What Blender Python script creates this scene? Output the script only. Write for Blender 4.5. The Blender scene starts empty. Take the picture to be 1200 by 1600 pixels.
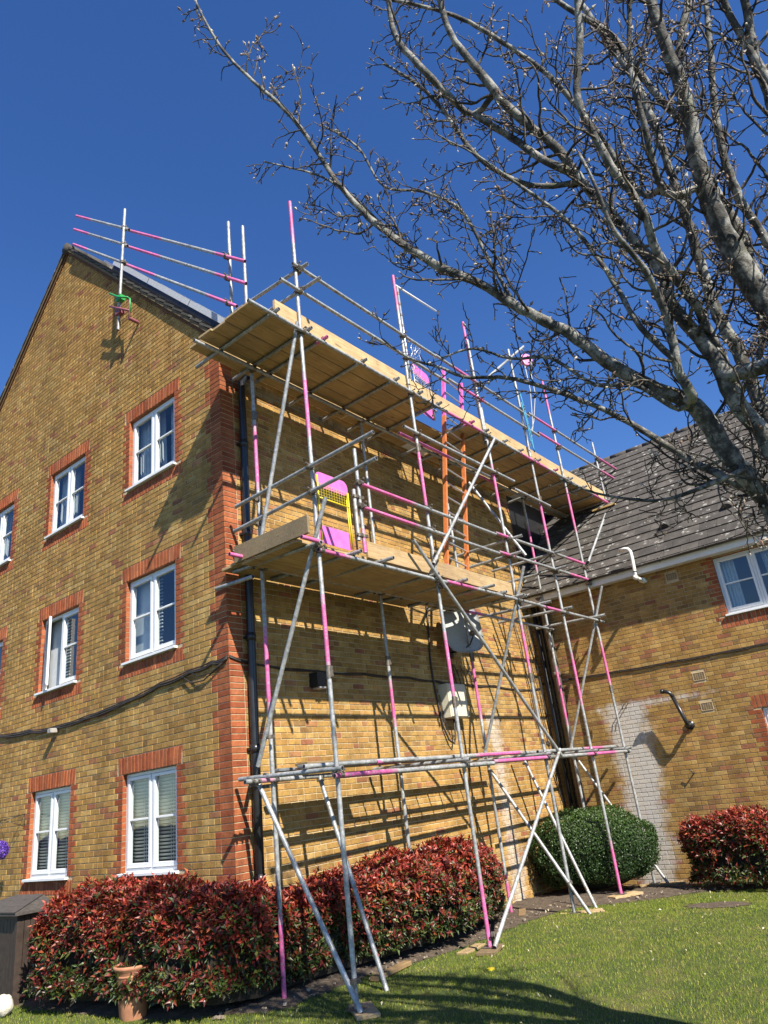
import bpy, math, random
import numpy as np
from mathutils import Vector, Matrix

random.seed(7)
rng = np.random.default_rng(7)
S = bpy.context.scene
COL = S.collection

# ------------------------------------------------------------------ camera, sky, sun, exposure
cam_d = bpy.data.cameras.new("camera")
cam = bpy.data.objects.new("camera", cam_d)
COL.objects.link(cam)
S.camera = cam
cam_d.sensor_fit = 'HORIZONTAL'
cam_d.sensor_width = 36.0
cam_d.lens = 1123.06 / 1200 * 36.0
cam_d.clip_end = 2000
CAM = Vector((-5.7327, -6.9670, 1.5498))
_r = Vector((0.63335, -0.76575, -0.11176)); _u = Vector((-0.21732, -0.31460, 0.92401)); _b = Vector((-0.74272, -0.56094, -0.36566))
cam.matrix_world = Matrix(((_r.x, _u.x, _b.x, CAM.x), (_r.y, _u.y, _b.y, CAM.y), (_r.z, _u.z, _b.z, CAM.z), (0, 0, 0, 1)))

SUN = Vector((-0.37, -1.0, 1.0)).normalized()          # direction towards the sun
w = bpy.data.worlds.new("World"); S.world = w; w.use_nodes = True
nt = w.node_tree
bg = nt.nodes["Background"]
sky = nt.nodes.new("ShaderNodeTexSky"); sky.sky_type = 'NISHITA'; sky.sun_disc = False
sky.sun_elevation = math.asin(SUN.z)
sky.sun_rotation = math.atan2(SUN.x, SUN.y)
sky.altitude = 0; sky.air_density = 1.0; sky.dust_density = 0.0; sky.ozone_density = 4.0
hs = nt.nodes.new("ShaderNodeHueSaturation"); hs.inputs['Saturation'].default_value = 1.22; hs.inputs['Hue'].default_value = 0.512
nt.links.new(sky.outputs[0], hs.inputs['Color']); nt.links.new(hs.outputs[0], bg.inputs[0])
bg.inputs[1].default_value = 0.09
sl = bpy.data.lights.new("sun", 'SUN'); sl.energy = 5.0; sl.angle = math.radians(0.5); sl.color = (1.0, 0.93, 0.82)
so = bpy.data.objects.new("sun", sl); COL.objects.link(so)
so.rotation_euler = (-SUN).to_track_quat('-Z', 'Y').to_euler()
S.view_settings.view_transform = 'Standard'
S.view_settings.look = 'None'
S.view_settings.exposure = 0.98
S.view_settings.gamma = 1.0
S.cycles.diffuse_bounces = 1

# ------------------------------------------------------------------ helpers
def tag(o, label=None, cat=None, group=None, kind=None):
    if label: o['label'] = label
    if cat: o['category'] = cat
    if group: o['group'] = group
    if kind: o['kind'] = kind
    return o

def empty(name, loc=(0, 0, 0), label=None, cat=None, group=None, kind=None):
    o = bpy.data.objects.new(name, None); COL.objects.link(o); o.location = loc
    o.empty_display_size = 0.2
    bpy.context.view_layer.update()
    return tag(o, label, cat, group, kind)

def link(name, me, parent=None):
    o = bpy.data.objects.new(name, me); COL.objects.link(o)
    if parent is not None:
        o.parent = parent
        if parent.parent is None: o.matrix_parent_inverse = parent.matrix_basis.inverted()
    return o

class MB:
    """collects faces in world coordinates, each with a colour and a material slot, and links them as ONE mesh"""
    def __init__(s): s.v = []; s.f = []; s.c = []; s.m = []; s.sm = []
    def face(s, pts, col=(1, 1, 1), mi=0, smooth=False):
        n = len(s.v); s.v += [tuple(p) for p in pts]; s.f.append(tuple(range(n, n + len(pts)))); s.c.append(col); s.m.append(mi); s.sm.append(smooth)
    def mesh(s, pts, faces, col=(1, 1, 1), mi=0, smooth=False):
        n = len(s.v); s.v += [tuple(p) for p in pts]
        for k, f in enumerate(faces):
            s.f.append(tuple(i + n for i in f)); s.c.append(col[k] if isinstance(col, list) else col); s.m.append(mi); s.sm.append(smooth)
    def data(s, name, mats):
        me = bpy.data.meshes.new(name); me.from_pydata(s.v, [], s.f)
        for m in (mats if isinstance(mats, (list, tuple)) else [mats]): me.materials.append(m)
        me.polygons.foreach_set('material_index', s.m); me.polygons.foreach_set('use_smooth', s.sm)
        at = me.color_attributes.new("Col", 'FLOAT_COLOR', 'CORNER')
        lt = np.array([len(f) for f in s.f]); c = np.array([tuple(c)[:3] + (1.0,) for c in s.c])
        at.data.foreach_set('color', np.repeat(c, lt, axis=0).ravel())
        me.update()
        return me
    def build(s, name, mats, parent=None, **kw):
        return tag(link(name, s.data(name, mats), parent), **kw)
    # shapes
    def box(s, p0, p1, col=(1, 1, 1), mi=0, M=None, ch=0.0):
        x0, y0, z0 = p0; x1, y1, z1 = p1
        if x0 > x1: x0, x1 = x1, x0
        if y0 > y1: y0, y1 = y1, y0
        if z0 > z1: z0, z1 = z1, z0
        if ch > 0:
            c = ch; P = []; 
            for z, i in ((z0, c), (z0 + c, 0), (z1 - c, 0), (z1, c)):
                P += [(x0 + i, y0 + i, z), (x1 - i, y0 + i, z), (x1 - i, y1 - i, z), (x0 + i, y1 - i, z)]
            F = [(3, 2, 1, 0), (12, 13, 14, 15)]
            for a in (0, 4, 8):
                for k in range(4): F.append((a + k, a + (k + 1) % 4, a + 4 + (k + 1) % 4, a + 4 + k))
        else:
            P = [(x0, y0, z0), (x1, y0, z0), (x1, y1, z0), (x0, y1, z0), (x0, y0, z1), (x1, y0, z1), (x1, y1, z1), (x0, y1, z1)]
            F = [(3, 2, 1, 0), (4, 5, 6, 7), (0, 1, 5, 4), (1, 2, 6, 5), (2, 3, 7, 6), (3, 0, 4, 7)]
        if M is not None:
            if callable(M): P = [M(*p) for p in P]
            else: P = [M @ Vector(p) for p in P]
        s.mesh(P, F, col, mi)
    def tube(s, a, b, r, n=12, col=(1, 1, 1), mi=0, r2=None, cap=True, stops=None, colf=None):
        a = Vector(a); b = Vector(b); d = (b - a); L = d.length
        if L < 1e-6: return
        d /= L
        t = d.orthogonal().normalized(); bt = d.cross(t)
        st = sorted(set([0.0, 1.0] + list(stops or [])))
        r2 = r if r2 is None else r2
        P = []
        for q in st:
            rr = r + (r2 - r) * q
            for k in range(n):
                an = 2 * math.pi * k / n
                P.append(a + d * (L * q) + (t * math.cos(an) + bt * math.sin(an)) * rr)
        F = []; C = []
        for i in range(len(st) - 1):
            mid = (st[i] + st[i + 1]) / 2; cc = colf(mid) if colf else col
            for k in range(n):
                F.append((i * n + k, i * n + (k + 1) % n, (i + 1) * n + (k + 1) % n, (i + 1) * n + k)); C.append(cc)
        s.mesh(P, F, C, mi, True)
        if cap:
            m = (len(st) - 1) * n
            s.face([P[k] for k in range(n)][::-1], (0.03, 0.03, 0.03) if cap == 'dark' else C[0], mi)
            s.face([P[m + k] for k in range(n)], (0.03, 0.03, 0.03) if cap == 'dark' else C[-1], mi)
    def path(s, pts, rad, n=8, col=(1, 1, 1), mi=0, cap=True):
        """a tube along points, radii interpolated"""
        P = [Vector(p) for p in pts]; N = len(P)
        R = rad if isinstance(rad, (list, tuple)) else [rad] * N
        T = [(P[min(i + 1, N - 1)] - P[max(i - 1, 0)]).normalized() for i in range(N)]
        up = T[0].orthogonal().normalized(); V = []
        for i in range(N):
            up = (up - T[i] * up.dot(T[i]))
            up = up.normalized() if up.length > 1e-6 else T[i].orthogonal().normalized()
            bt = T[i].cross(up)
            for k in range(n):
                an = 2 * math.pi * k / n
                V.append(P[i] + (up * math.cos(an) + bt * math.sin(an)) * R[i])
        F = [(i * n + k, i * n + (k + 1) % n, (i + 1) * n + (k + 1) % n, (i + 1) * n + k) for i in range(N - 1) for k in range(n)]
        if cap: F += [tuple(range(n))[::-1], tuple((N - 1) * n + k for k in range(n))]
        s.mesh(V, F, col, mi, True)
    def lathe(s, c, prof, n=24, col=(1, 1, 1), mi=0):
        P = []; m = len(prof)
        for r, z in prof:
            for k in range(n):
                a = 2 * math.pi * k / n; P.append((c[0] + r * math.cos(a), c[1] + r * math.sin(a), c[2] + z))
        F = [(i * n + k, i * n + (k + 1) % n, (i + 1) * n + (k + 1) % n, (i + 1) * n + k) for i in range(m - 1) for k in range(n)]
        s.mesh(P, F, col, mi, True)

def np_mesh(name, V, F, C, mat, parent=None, smooth=False, **kw):
    """fast: V (n,3), F (m,k) faces all of k corners, C (m,3) a colour for each"""
    me = bpy.data.meshes.new(name); n, m, k = len(V), len(F), F.shape[1]
    me.vertices.add(n); me.vertices.foreach_set('co', np.ascontiguousarray(V, dtype=np.float32).ravel())
    me.loops.add(m * k); me.loops.foreach_set('vertex_index', np.ascontiguousarray(F, dtype=np.int32).ravel())
    me.polygons.add(m); me.polygons.foreach_set('loop_start', np.arange(0, m * k, k, dtype=np.int32))
    me.polygons.foreach_set('loop_total', np.full(m, k, dtype=np.int32))
    me.polygons.foreach_set('use_smooth', np.full(m, smooth))
    me.update(calc_edges=True); me.materials.append(mat)
    at = me.color_attributes.new("Col", 'FLOAT_COLOR', 'CORNER')
    C4 = np.concatenate([C, np.ones((m, 1))], 1)
    at.data.foreach_set('color', np.repeat(C4, k, axis=0).astype(np.float32).ravel())
    me.validate()
    return tag(link(name, me, parent), **kw)

# ------------------------------------------------------------------ materials
def N(nt, t, **kw):
    n = nt.nodes.new(t)
    for k, v in kw.items():
        if isinstance(k, str) and hasattr(n, k): setattr(n, k, v)
    return n
def mat(name, build):
    m = bpy.data.materials.new(name); m.use_nodes = True
    nt = m.node_tree; b = nt.nodes["Principled BSDF"]
    build(nt, b); return m
def noise(nt, scale, detail=3, vec=None, rough=0.55, dist=0.0):
    n = N(nt, "ShaderNodeTexNoise"); n.inputs['Scale'].default_value = scale; n.inputs['Detail'].default_value = detail; n.inputs['Roughness'].default_value = rough
    n.inputs['Distortion'].default_value = dist
    if vec is not None: nt.links.new(vec, n.inputs['Vector'])
    return n.outputs['Fac']
def pos(nt): return N(nt, "ShaderNodeNewGeometry").outputs['Position']
def attr(nt):
    a = N(nt, "ShaderNodeVertexColor"); a.layer_name = "Col"; return a.outputs['Color']
def ramp(nt, fac, *stops):
    r = N(nt, "ShaderNodeValToRGB"); e = r.color_ramp.elements
    while len(e) < len(stops): e.new(0.5)
    for el, (p, c) in zip(e, stops):
        el.position = p; el.color = (c, c, c, 1) if isinstance(c, (int, float)) else tuple(c) + (1,)
    nt.links.new(fac, r.inputs[0]); return r.outputs[0]
def mul(nt, a, b, fac=1.0, mode='MULTIPLY'):
    m = N(nt, "ShaderNodeMix"); m.data_type = 'RGBA'; m.blend_type = mode
    if isinstance(fac, float) or isinstance(fac, int): m.inputs[0].default_value = fac
    else: nt.links.new(fac, m.inputs[0])
    for s_, i in ((a, 6), (b, 7)):
        if isinstance(s_, tuple): m.inputs[i].default_value = tuple(s_) + (1,)
        else: nt.links.new(s_, m.inputs[i])
    return m.outputs[2]
def bump(nt, b, h, dist=0.01, st=0.6):
    u = N(nt, "ShaderNodeBump"); u.inputs['Distance'].default_value = dist; u.inputs['Strength'].default_value = st
    nt.links.new(h, u.inputs['Height']); nt.links.new(u.outputs[0], b.inputs['Normal'])
def mapping(nt, vec, scale=(1, 1, 1)):
    m = N(nt, "ShaderNodeMapping"); m.inputs['Scale'].default_value = scale; nt.links.new(vec, m.inputs['Vector']); return m.outputs[0]
def math_(nt, op, a, b=None, c=None, clamp=False):
    m = N(nt, "ShaderNodeMath"); m.operation = op; m.use_clamp = clamp
    for i, s_ in enumerate((a, b, c)):
        if s_ is None: continue
        if isinstance(s_, (int, float)): m.inputs[i].default_value = s_
        else: nt.links.new(s_, m.inputs[i])
    return m.outputs[0]

def stain_mask(nt):
    """lime wash and salt stains that lie on the walls at fixed places (patch by the inner corner, streak on the long wall)"""
    P = pos(nt); x = N(nt, "ShaderNodeSeparateXYZ"); nt.links.new(P, x.inputs[0])
    X, Y, Z = x.outputs
    wob = math_(nt, 'MULTIPLY', math_(nt, 'SUBTRACT', noise(nt, 1.7, 4, P), 0.5), 1.1)
    fine = math_(nt, 'MULTIPLY', math_(nt, 'SUBTRACT', noise(nt, 11, 5, P, 0.7), 0.5), 2.4)
    # right-hand house: patch centred on y=-1.6, z<2.7
    d = math_(nt, 'ABSOLUTE', math_(nt, 'ADD', math_(nt, 'ADD', Y, 1.58), math_(nt, 'MULTIPLY', wob, 0.5)))
    half = math_(nt, 'MULTIPLY_ADD', Z, 0.02, 0.52)
    a = math_(nt, 'MULTIPLY', math_(nt, 'SUBTRACT', half, d), 3.0, clamp=True)
    top = math_(nt, 'MULTIPLY', math_(nt, 'SUBTRACT', math_(nt, 'MULTIPLY_ADD', wob, 0.4, 2.78), Z), 7.0, clamp=True)
    a = math_(nt, 'MULTIPLY', a, top)
    band = math_(nt, 'SUBTRACT', 1.0, math_(nt, 'MULTIPLY', math_(nt, 'ABSOLUTE', math_(nt, 'SUBTRACT', Z, 2.62)), 8.0), clamp=True)
    bandy = math_(nt, 'MULTIPLY', math_(nt, 'ADD', Y, 4.0), 0.8, clamp=True)
    bandl = math_(nt, 'MULTIPLY', math_(nt, 'SUBTRACT', -0.8, Y), 3.0, clamp=True)
    band = math_(nt, 'MULTIPLY', math_(nt, 'MULTIPLY', band, bandy), math_(nt, 'MULTIPLY', bandl, 0.75))
    a = math_(nt, 'MAXIMUM', a, band)
    onR = math_(nt, 'GREATER_THAN', X, 8.08)
    a = math_(nt, 'MULTIPLY', a, onR)
    # long wall: streak around x=5.95, from z=2.9 down
    d2 = math_(nt, 'ABSOLUTE', math_(nt, 'ADD', math_(nt, 'SUBTRACT', X, 5.95), math_(nt, 'MULTIPLY', wob, 0.35)))
    b = math_(nt, 'MULTIPLY', math_(nt, 'SUBTRACT', 0.46, d2), 2.4, clamp=True)
    tb = math_(nt, 'MULTIPLY', math_(nt, 'SUBTRACT', 2.95, Z), 3.0, clamp=True)
    onS = math_(nt, 'GREATER_THAN', Y, -0.05)
    b = math_(nt, 'MULTIPLY', math_(nt, 'MULTIPLY', b, tb), math_(nt, 'MULTIPLY', math_(nt, 'LESS_THAN', X, 8.0), math_(nt, 'MULTIPLY', onS, 0.66)))
    m = math_(nt, 'ADD', math_(nt, 'MAXIMUM', a, b), 0.0)
    m = math_(nt, 'SUBTRACT', math_(nt, 'MULTIPLY', m, 1.55), math_(nt, 'ADD', fine, 0.45), clamp=True)
    return m

def _brick(nt, b):
    P = pos(nt)
    n1 = ramp(nt, noise(nt, 35, 4, P), (0.25, 0.80), (0.75, 1.20))
    n2 = ramp(nt, noise(nt, 7, 3, P), (0.3, (0.80, 0.76, 0.72)), (0.7, (1.18, 1.14, 1.08)))
    c = mul(nt, mul(nt, attr(nt), n1), n2)
    sp = ramp(nt, noise(nt, 120, 2, P), (0.62, 0.0), (0.72, 1.0))
    c = mul(nt, c, (0.09, 0.06, 0.04), math_(nt, 'MULTIPLY', sp, 0.35), 'MIX')
    soot = ramp(nt, noise(nt, 0.9, 5, P, 0.65), (0.35, (0.86, 0.84, 0.80)), (0.65, (1.06, 1.06, 1.04)))
    c = mul(nt, c, soot)
    c = mul(nt, c, ramp(nt, noise(nt, 1.0, 4, mapping(nt, P, (3.2, 3.2, 0.22))), (0.36, (0.84, 0.82, 0.80)), (0.6, (1.05, 1.05, 1.05))))
    wm = ramp(nt, noise(nt, 0.45, 3, P), (0.40, (1.0, 1.0, 1.0)), (0.62, (1.05, 0.99, 0.92)))
    c = mul(nt, c, wm)
    c = mul(nt, c, (0.56, 0.545, 0.51), math_(nt, 'MULTIPLY', stain_mask(nt), 0.80), 'MIX')
    nt.links.new(c, b.inputs['Base Color']); b.inputs['Roughness'].default_value = 0.9
    b.inputs['Specular IOR Level'].default_value = 0.2
    bump(nt, b, noise(nt, 60, 5, P), 0.006, 0.55)
M_BRICK = mat("brick", _brick)
def _mortar(nt, b):
    P = pos(nt)
    c = ramp(nt, noise(nt, 12, 4, P), (0.3, (0.40, 0.31, 0.175)), (0.7, (0.56, 0.46, 0.29)))
    c = mul(nt, attr(nt), c)
    c = mul(nt, c, (0.52, 0.50, 0.46), math_(nt, 'MULTIPLY', stain_mask(nt), 0.6), 'MIX')
    nt.links.new(c, b.inputs['Base Color']); b.inputs['Roughness'].default_value = 0.95
    bump(nt, b, noise(nt, 90, 3, P), 0.004, 0.5)
M_MORTAR = mat("mortar", _mortar)

def simple(name, col, rough=0.5, metal=0.0, spec=0.5, nscale=20, namp=0.15, bmp=0.0, vcol=False, bscale=None):
    def f(nt, b):
        P = pos(nt)
        r = ramp(nt, noise(nt, nscale, 4, P), (0.3, 1 - namp), (0.7, 1 + namp))
        c = mul(nt, col, r)
        if vcol: c = mul(nt, attr(nt), c)
        nt.links.new(c, b.inputs['Base Color'])
        b.inputs['Roughness'].default_value = rough; b.inputs['Metallic'].default_value = metal; b.inputs['Specular IOR Level'].default_value = spec
        if bmp: bump(nt, b, noise(nt, bscale or nscale * 3, 4, P), bmp, 0.6)
    return mat(name, f)

def _tube(nt, b):
    P = pos(nt)
    sep = N(nt, "ShaderNodeSeparateColor"); nt.links.new(attr(nt), sep.inputs[0])
    galv = ramp(nt, noise(nt, 22, 5, P, 0.7), (0.3, (0.22, 0.235, 0.235)), (0.5, (0.37, 0.38, 0.375)), (0.7, (0.56, 0.57, 0.55)))
    rust = ramp(nt, noise(nt, 8, 5, P, 0.7), (0.54, 0.0), (0.68, 0.75))
    galv = mul(nt, galv, (0.17, 0.13, 0.09), rust, 'MIX')
    spl = ramp(nt, noise(nt, 60, 3, P), (0.66, 0.0), (0.70, 0.7))
    pink = ramp(nt, noise(nt, 16, 4, P), (0.3, (0.54, 0.085, 0.26)), (0.75, (0.70, 0.15, 0.37)))
    chip = ramp(nt, noise(nt, 38, 5, P, 0.7), (0.36, 0.15), (0.46, 1.0))
    fac = math_(nt, 'MULTIPLY', sep.outputs[0], chip, clamp=True)
    c = mul(nt, galv, pink, fac, 'MIX')
    c = mul(nt, c, (0.50, 0.48, 0.44), spl, 'MIX')
    c = mul(nt, c, ramp(nt, noise(nt, 2.2, 4, P, 0.7), (0.35, 0.72), (0.65, 1.08)))
    c = mul(nt, c, (0.015, 0.015, 0.015), sep.outputs[2], 'MIX')
    nt.links.new(c, b.inputs['Base Color'])
    b.inputs['Roughness'].default_value = 0.55
    nt.links.new(math_(nt, 'MULTIPLY', math_(nt, 'SUBTRACT', 1.0, fac), 0.35), b.inputs['Metallic'])
    bump(nt, b, noise(nt, 70, 4, P), 0.002, 0.4)
M_TUBE = mat("galvanised_tube", _tube)
M_CLAMP = simple("coupler_steel", (0.16, 0.14, 0.115), 0.6, 0.5, nscale=30, namp=0.4, bmp=0.003)
def _wood(nt, b):
    P = pos(nt)
    g = noise(nt, 3.0, 6, mapping(nt, P, (1.2, 16, 16)), 0.6, 0.6)
    c = ramp(nt, g, (0.3, (0.33, 0.22, 0.10)), (0.5, (0.43, 0.305, 0.155)), (0.72, (0.52, 0.39, 0.22)))
    kn = ramp(nt, noise(nt, 5, 2, mapping(nt, P, (0.6, 2, 2))), (0.68, 1.0), (0.76, 0.45))
    c = mul(nt, mul(nt, c, kn), attr(nt))
    gr = ramp(nt, noise(nt, 1.6, 5, P, 0.7), (0.35, (0.72, 0.72, 0.74)), (0.65, (1.05, 1.04, 1.0)))
    c = mul(nt, c, gr)
    nt.links.new(c, b.inputs['Base Color']); b.inputs['Roughness'].default_value = 0.8
    bump(nt, b, g, 0.004, 0.5)
M_WOOD = mat("scaffold_board", _wood)
M_WHITE = simple("white_paint", (0.78, 0.79, 0.78), 0.35, nscale=9, namp=0.05, bmp=0.001)
M_PVC = simple("white_plastic", (0.74, 0.73, 0.66), 0.35, nscale=14, namp=0.07)
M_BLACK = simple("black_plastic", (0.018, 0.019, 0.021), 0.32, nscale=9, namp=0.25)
M_CABLE = simple("cable", (0.035, 0.028, 0.024), 0.6, nscale=9, namp=0.35, vcol=False)
M_CREAM = simple("cream_enamel", (0.60, 0.57, 0.44), 0.45, nscale=11, namp=0.06)
M_DISH = simple("dish_grey", (0.40, 0.41, 0.39), 0.5, nscale=26, namp=0.08)
M_PINK = simple("pink_paint", (0.68, 0.15, 0.44), 0.5, nscale=9, namp=0.16, bmp=0.001)
M_YELLOW = simple("yellow_paint", (0.72, 0.56, 0.02), 0.4, nscale=14, namp=0.1)
M_ORANGE = simple("orange_fibreglass", (0.55, 0.17, 0.05), 0.5, nscale=14, namp=0.15, vcol=True)
M_GREEN = simple("green_paint", (0.03, 0.30, 0.07), 0.4, nscale=20, namp=0.2)
M_ALU = simple("aluminium", (0.55, 0.56, 0.57), 0.35, 0.7, nscale=30, namp=0.12)
M_SILVER = simple("anodised_frame", (0.50, 0.53, 0.56), 0.5, 0.0, nscale=20, namp=0.08)
M_PV = simple("solar_glass", (0.012, 0.016, 0.03), 0.12, nscale=5, namp=0.2)
M_TERRA = simple("terracotta", (0.42, 0.19, 0.10), 0.75, nscale=9, namp=0.22, bmp=0.003)
M_STONE = simple("white_stone", (0.60, 0.56, 0.46), 0.85, nscale=28, namp=0.25, bmp=0.01)
M_FELT = simple("roof_felt", (0.060, 0.052, 0.046), 0.95, nscale=26, namp=0.4, bmp=0.004)
M_SHED = simple("brown_timber_paint", (0.042, 0.028, 0.021), 0.6, nscale=14, namp=0.3, bmp=0.002)
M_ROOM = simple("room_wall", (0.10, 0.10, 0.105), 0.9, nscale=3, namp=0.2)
M_BLIND = simple("blind_slat", (0.82, 0.84, 0.80), 0.6, nscale=8, namp=0.05)
M_CURTAIN = simple("net_curtain", (0.55, 0.58, 0.60), 0.9, nscale=8, namp=0.1)
M_FLUSH = simple("air_brick_clay", (0.50, 0.36, 0.20), 0.85, nscale=22, namp=0.15, bmp=0.003)
M_GREYPIPE = simple("weathered_pipe", (0.115, 0.10, 0.085), 0.6, nscale=9, namp=0.3)

def _tile(nt, b):
    P = pos(nt)
    base = ramp(nt, noise(nt, 4, 5, P), (0.3, (0.044, 0.038, 0.032)), (0.7, (0.086, 0.076, 0.064)))
    base = mul(nt, base, attr(nt))
    grit = ramp(nt, noise(nt, 80, 3, P), (0.3, 0.75), (0.7, 1.3))
    c = mul(nt, base, grit)
    v = N(nt, "ShaderNodeTexVoronoi"); v.feature = 'F1'; v.inputs['Scale'].default_value = 6.5; v.inputs['Randomness'].default_value = 1.0
    wv = N(nt, "ShaderNodeVectorMath"); wv.operation = 'ADD'; nt.links.new(P, wv.inputs[0])
    nn = N(nt, "ShaderNodeTexNoise"); nn.inputs['Scale'].default_value = 9; nn.inputs['Detail'].default_value = 3
    sc = N(nt, "ShaderNodeVectorMath"); sc.operation = 'SCALE'; sc.inputs['Scale'].default_value = 0.16; nt.links.new(nn.outputs['Color'], sc.inputs[0]); nt.links.new(sc.outputs[0], wv.inputs[1])
    nt.links.new(wv.outputs[0], v.inputs['Vector'])
    spot = ramp(nt, v.outputs['Distance'], (0.19, 1.0), (0.27, 0.0))
    pick = ramp(nt, noise(nt, 1.6, 3, P), (0.40, 0.0), (0.52, 1.0))
    c = mul(nt, c, (0.50, 0.49, 0.43), math_(nt, 'MULTIPLY', math_(nt, 'MULTIPLY', spot, pick), 0.62), 'MIX')
    nt.links.new(c, b.inputs['Base Color']); b.inputs['Roughness'].default_value = 0.9
    bump(nt, b, noise(nt, 70, 4, P), 0.006, 0.6)
M_TILE = mat("concrete_tile", _tile)

def _glass(nt, b):
    out = nt.nodes["Material Output"]; nt.nodes.remove(b)
    tr = N(nt, "ShaderNodeBsdfTransparent"); tr.inputs[0].default_value = (0.80, 0.86, 0.86, 1)
    gl = N(nt, "ShaderNodeBsdfGlossy"); gl.inputs['Roughness'].default_value = 0.015; gl.inputs[0].default_value = (0.95, 0.97, 1, 1)
    P = pos(nt); u = N(nt, "ShaderNodeBump"); u.inputs['Distance'].default_value = 0.01; u.inputs['Strength'].default_value = 0.15
    nt.links.new(noise(nt, 2.5, 2, P), u.inputs['Height']); nt.links.new(u.outputs[0], gl.inputs['Normal'])
    lw = N(nt, "ShaderNodeLayerWeight"); lw.inputs[0].default_value = 0.5
    f = math_(nt, 'MULTIPLY_ADD', math_(nt, 'POWER', lw.outputs['Facing'], 5.0), 0.9, 0.10, clamp=True)
    mx = N(nt, "ShaderNodeMixShader"); nt.links.new(f, mx.inputs[0]); nt.links.new(tr.outputs[0], mx.inputs[1]); nt.links.new(gl.outputs[0], mx.inputs[2])
    nt.links.new(mx.outputs[0], out.inputs[0])
M_GLASS = mat("window_glass", _glass)

def _leaf(nt, b):
    P = pos(nt)
    c = mul(nt, attr(nt), ramp(nt, noise(nt, 30, 2, P), (0.3, 0.8), (0.7, 1.2)))
    nt.links.new(c, b.inputs['Base Color']); b.inputs['Roughness'].default_value = 0.42
    b.inputs['Specular IOR Level'].default_value = 0.5
    out = nt.nodes["Material Output"]
    tl = N(nt, "ShaderNodeBsdfTranslucent"); nt.links.new(mul(nt, c, (1.5, 1.25, 0.6)), tl.inputs[0])
    mx = N(nt, "ShaderNodeMixShader"); mx.inputs[0].default_value = 0.22
    nt.links.new(b.outputs[0], mx.inputs[1]); nt.links.new(tl.outputs[0], mx.inputs[2]); nt.links.new(mx.outputs[0], out.inputs[0])
M_LEAF = mat("leaf", _leaf)
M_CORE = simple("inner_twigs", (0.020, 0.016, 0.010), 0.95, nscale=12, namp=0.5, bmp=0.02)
def _bark(nt, b):
    P = pos(nt)
    c = ramp(nt, noise(nt, 9, 6, P, 0.7), (0.36, (0.022, 0.020, 0.017)), (0.48, (0.075, 0.070, 0.058)), (0.60, (0.29, 0.285, 0.25)))  # strong blotches paint the dappled shadow of twigs into the bark
    lic = ramp(nt, noise(nt, 5, 4, P), (0.62, 0.0), (0.70, 0.45))
    c = mul(nt, c, (0.20, 0.22, 0.12), lic, 'MIX')
    nt.links.new(mul(nt, c, attr(nt)), b.inputs['Base Color']); b.inputs['Roughness'].default_value = 0.8
    bump(nt, b, noise(nt, 38, 6, P, 0.7), 0.012, 0.8)
M_BARK = mat("bark", _bark)
M_BUD = simple("bud", (1.0, 1.0, 1.0), 0.75, nscale=60, namp=0.25, vcol=True)
def _lawn(nt, b):
    P = pos(nt)
    c = ramp(nt, noise(nt, 2.2, 5, P, 0.6), (0.3, (0.035, 0.062, 0.009)), (0.5, (0.068, 0.092, 0.014)), (0.7, (0.13, 0.12, 0.032)))
    c = mul(nt, c, ramp(nt, noise(nt, 60, 4, P), (0.3, 0.55), (0.7, 1.35)))
    nt.links.new(c, b.inputs['Base Color']); b.inputs['Roughness'].default_value = 0.95
    bump(nt, b, noise(nt, 120, 4, P), 0.02, 0.8)
M_LAWN = mat("lawn", _lawn)
def _soil(nt, b):
    P = pos(nt)
    c = ramp(nt, noise(nt, 14, 6, P, 0.7), (0.3, (0.050, 0.034, 0.022)), (0.55, (0.125, 0.092, 0.062)), (0.75, (0.22, 0.175, 0.125)))
    nt.links.new(c, b.inputs['Base Color']); b.inputs['Roughness'].default_value = 1.0
    bump(nt, b, noise(nt, 45, 6, P, 0.7), 0.03, 1.0)
M_SOIL = mat("soil", _soil)
M_BLADE = mat("grass_blade", lambda nt, b: (nt.links.new(attr(nt), b.inputs['Base Color']), setattr(b.inputs['Roughness'], 'default_value', 0.7), setattr(b.inputs['Specular IOR Level'], 'default_value', 0.15)))

M_GROUND = simple("dark_ground", (0.048, 0.047, 0.045), 0.9, nscale=3, namp=0.2, bmp=0.01)  # unseen ground beyond the lawn, made dark to cut bounced light

# ------------------------------------------------------------------ ground
def sm(t): t = min(1, max(0, t)); return t * t * (3 - 2 * t)
def ground_z(x, y):
    z = -0.27 - 0.10 * sm((x - 4) / 3.5)
    z -= 0.07 * sm((x - 7.2) / 0.8) * sm((0.5 - y) / 1.0)
    z += 0.012 * math.sin(x * 2.3 + y * 1.1) + 0.010 * math.sin(x * 0.9 - y * 2.7)
    return z
def axis(a, b, st, far):
    m = list(np.arange(a, b + 1e-6, st)); return [a - 4, a - 1.5] + m + [b + 1.5, b + 3]
gx = axis(-6, 10, 0.25, 400); gy = axis(-8, 5, 0.25, 400)
V = [(x, y, ground_z(x, y)) for y in gy for x in gx]; nx = len(gx)
g = MB(); g.mesh(V, [(j * nx + i, j * nx + i + 1, (j + 1) * nx + i + 1, (j + 1) * nx + i) for j in range(len(gy) - 1) for i in range(nx - 1)], (1, 1, 1), 0, True)
g.build("lawn", M_LAWN, kind="structure")
g = MB(); n_ = 24
P = [(-600 + 1200 * i / n_, -600 + 1200 * j / n_, -0.52) for j in range(n_ + 1) for i in range(n_ + 1)]
g.mesh(P, [(j * (n_ + 1) + i, j * (n_ + 1) + i + 1, (j + 1) * (n_ + 1) + i + 1, (j + 1) * (n_ + 1) + i) for j in range(n_) for i in range(n_)])
g.build("ground", M_GROUND, kind="structure")

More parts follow.
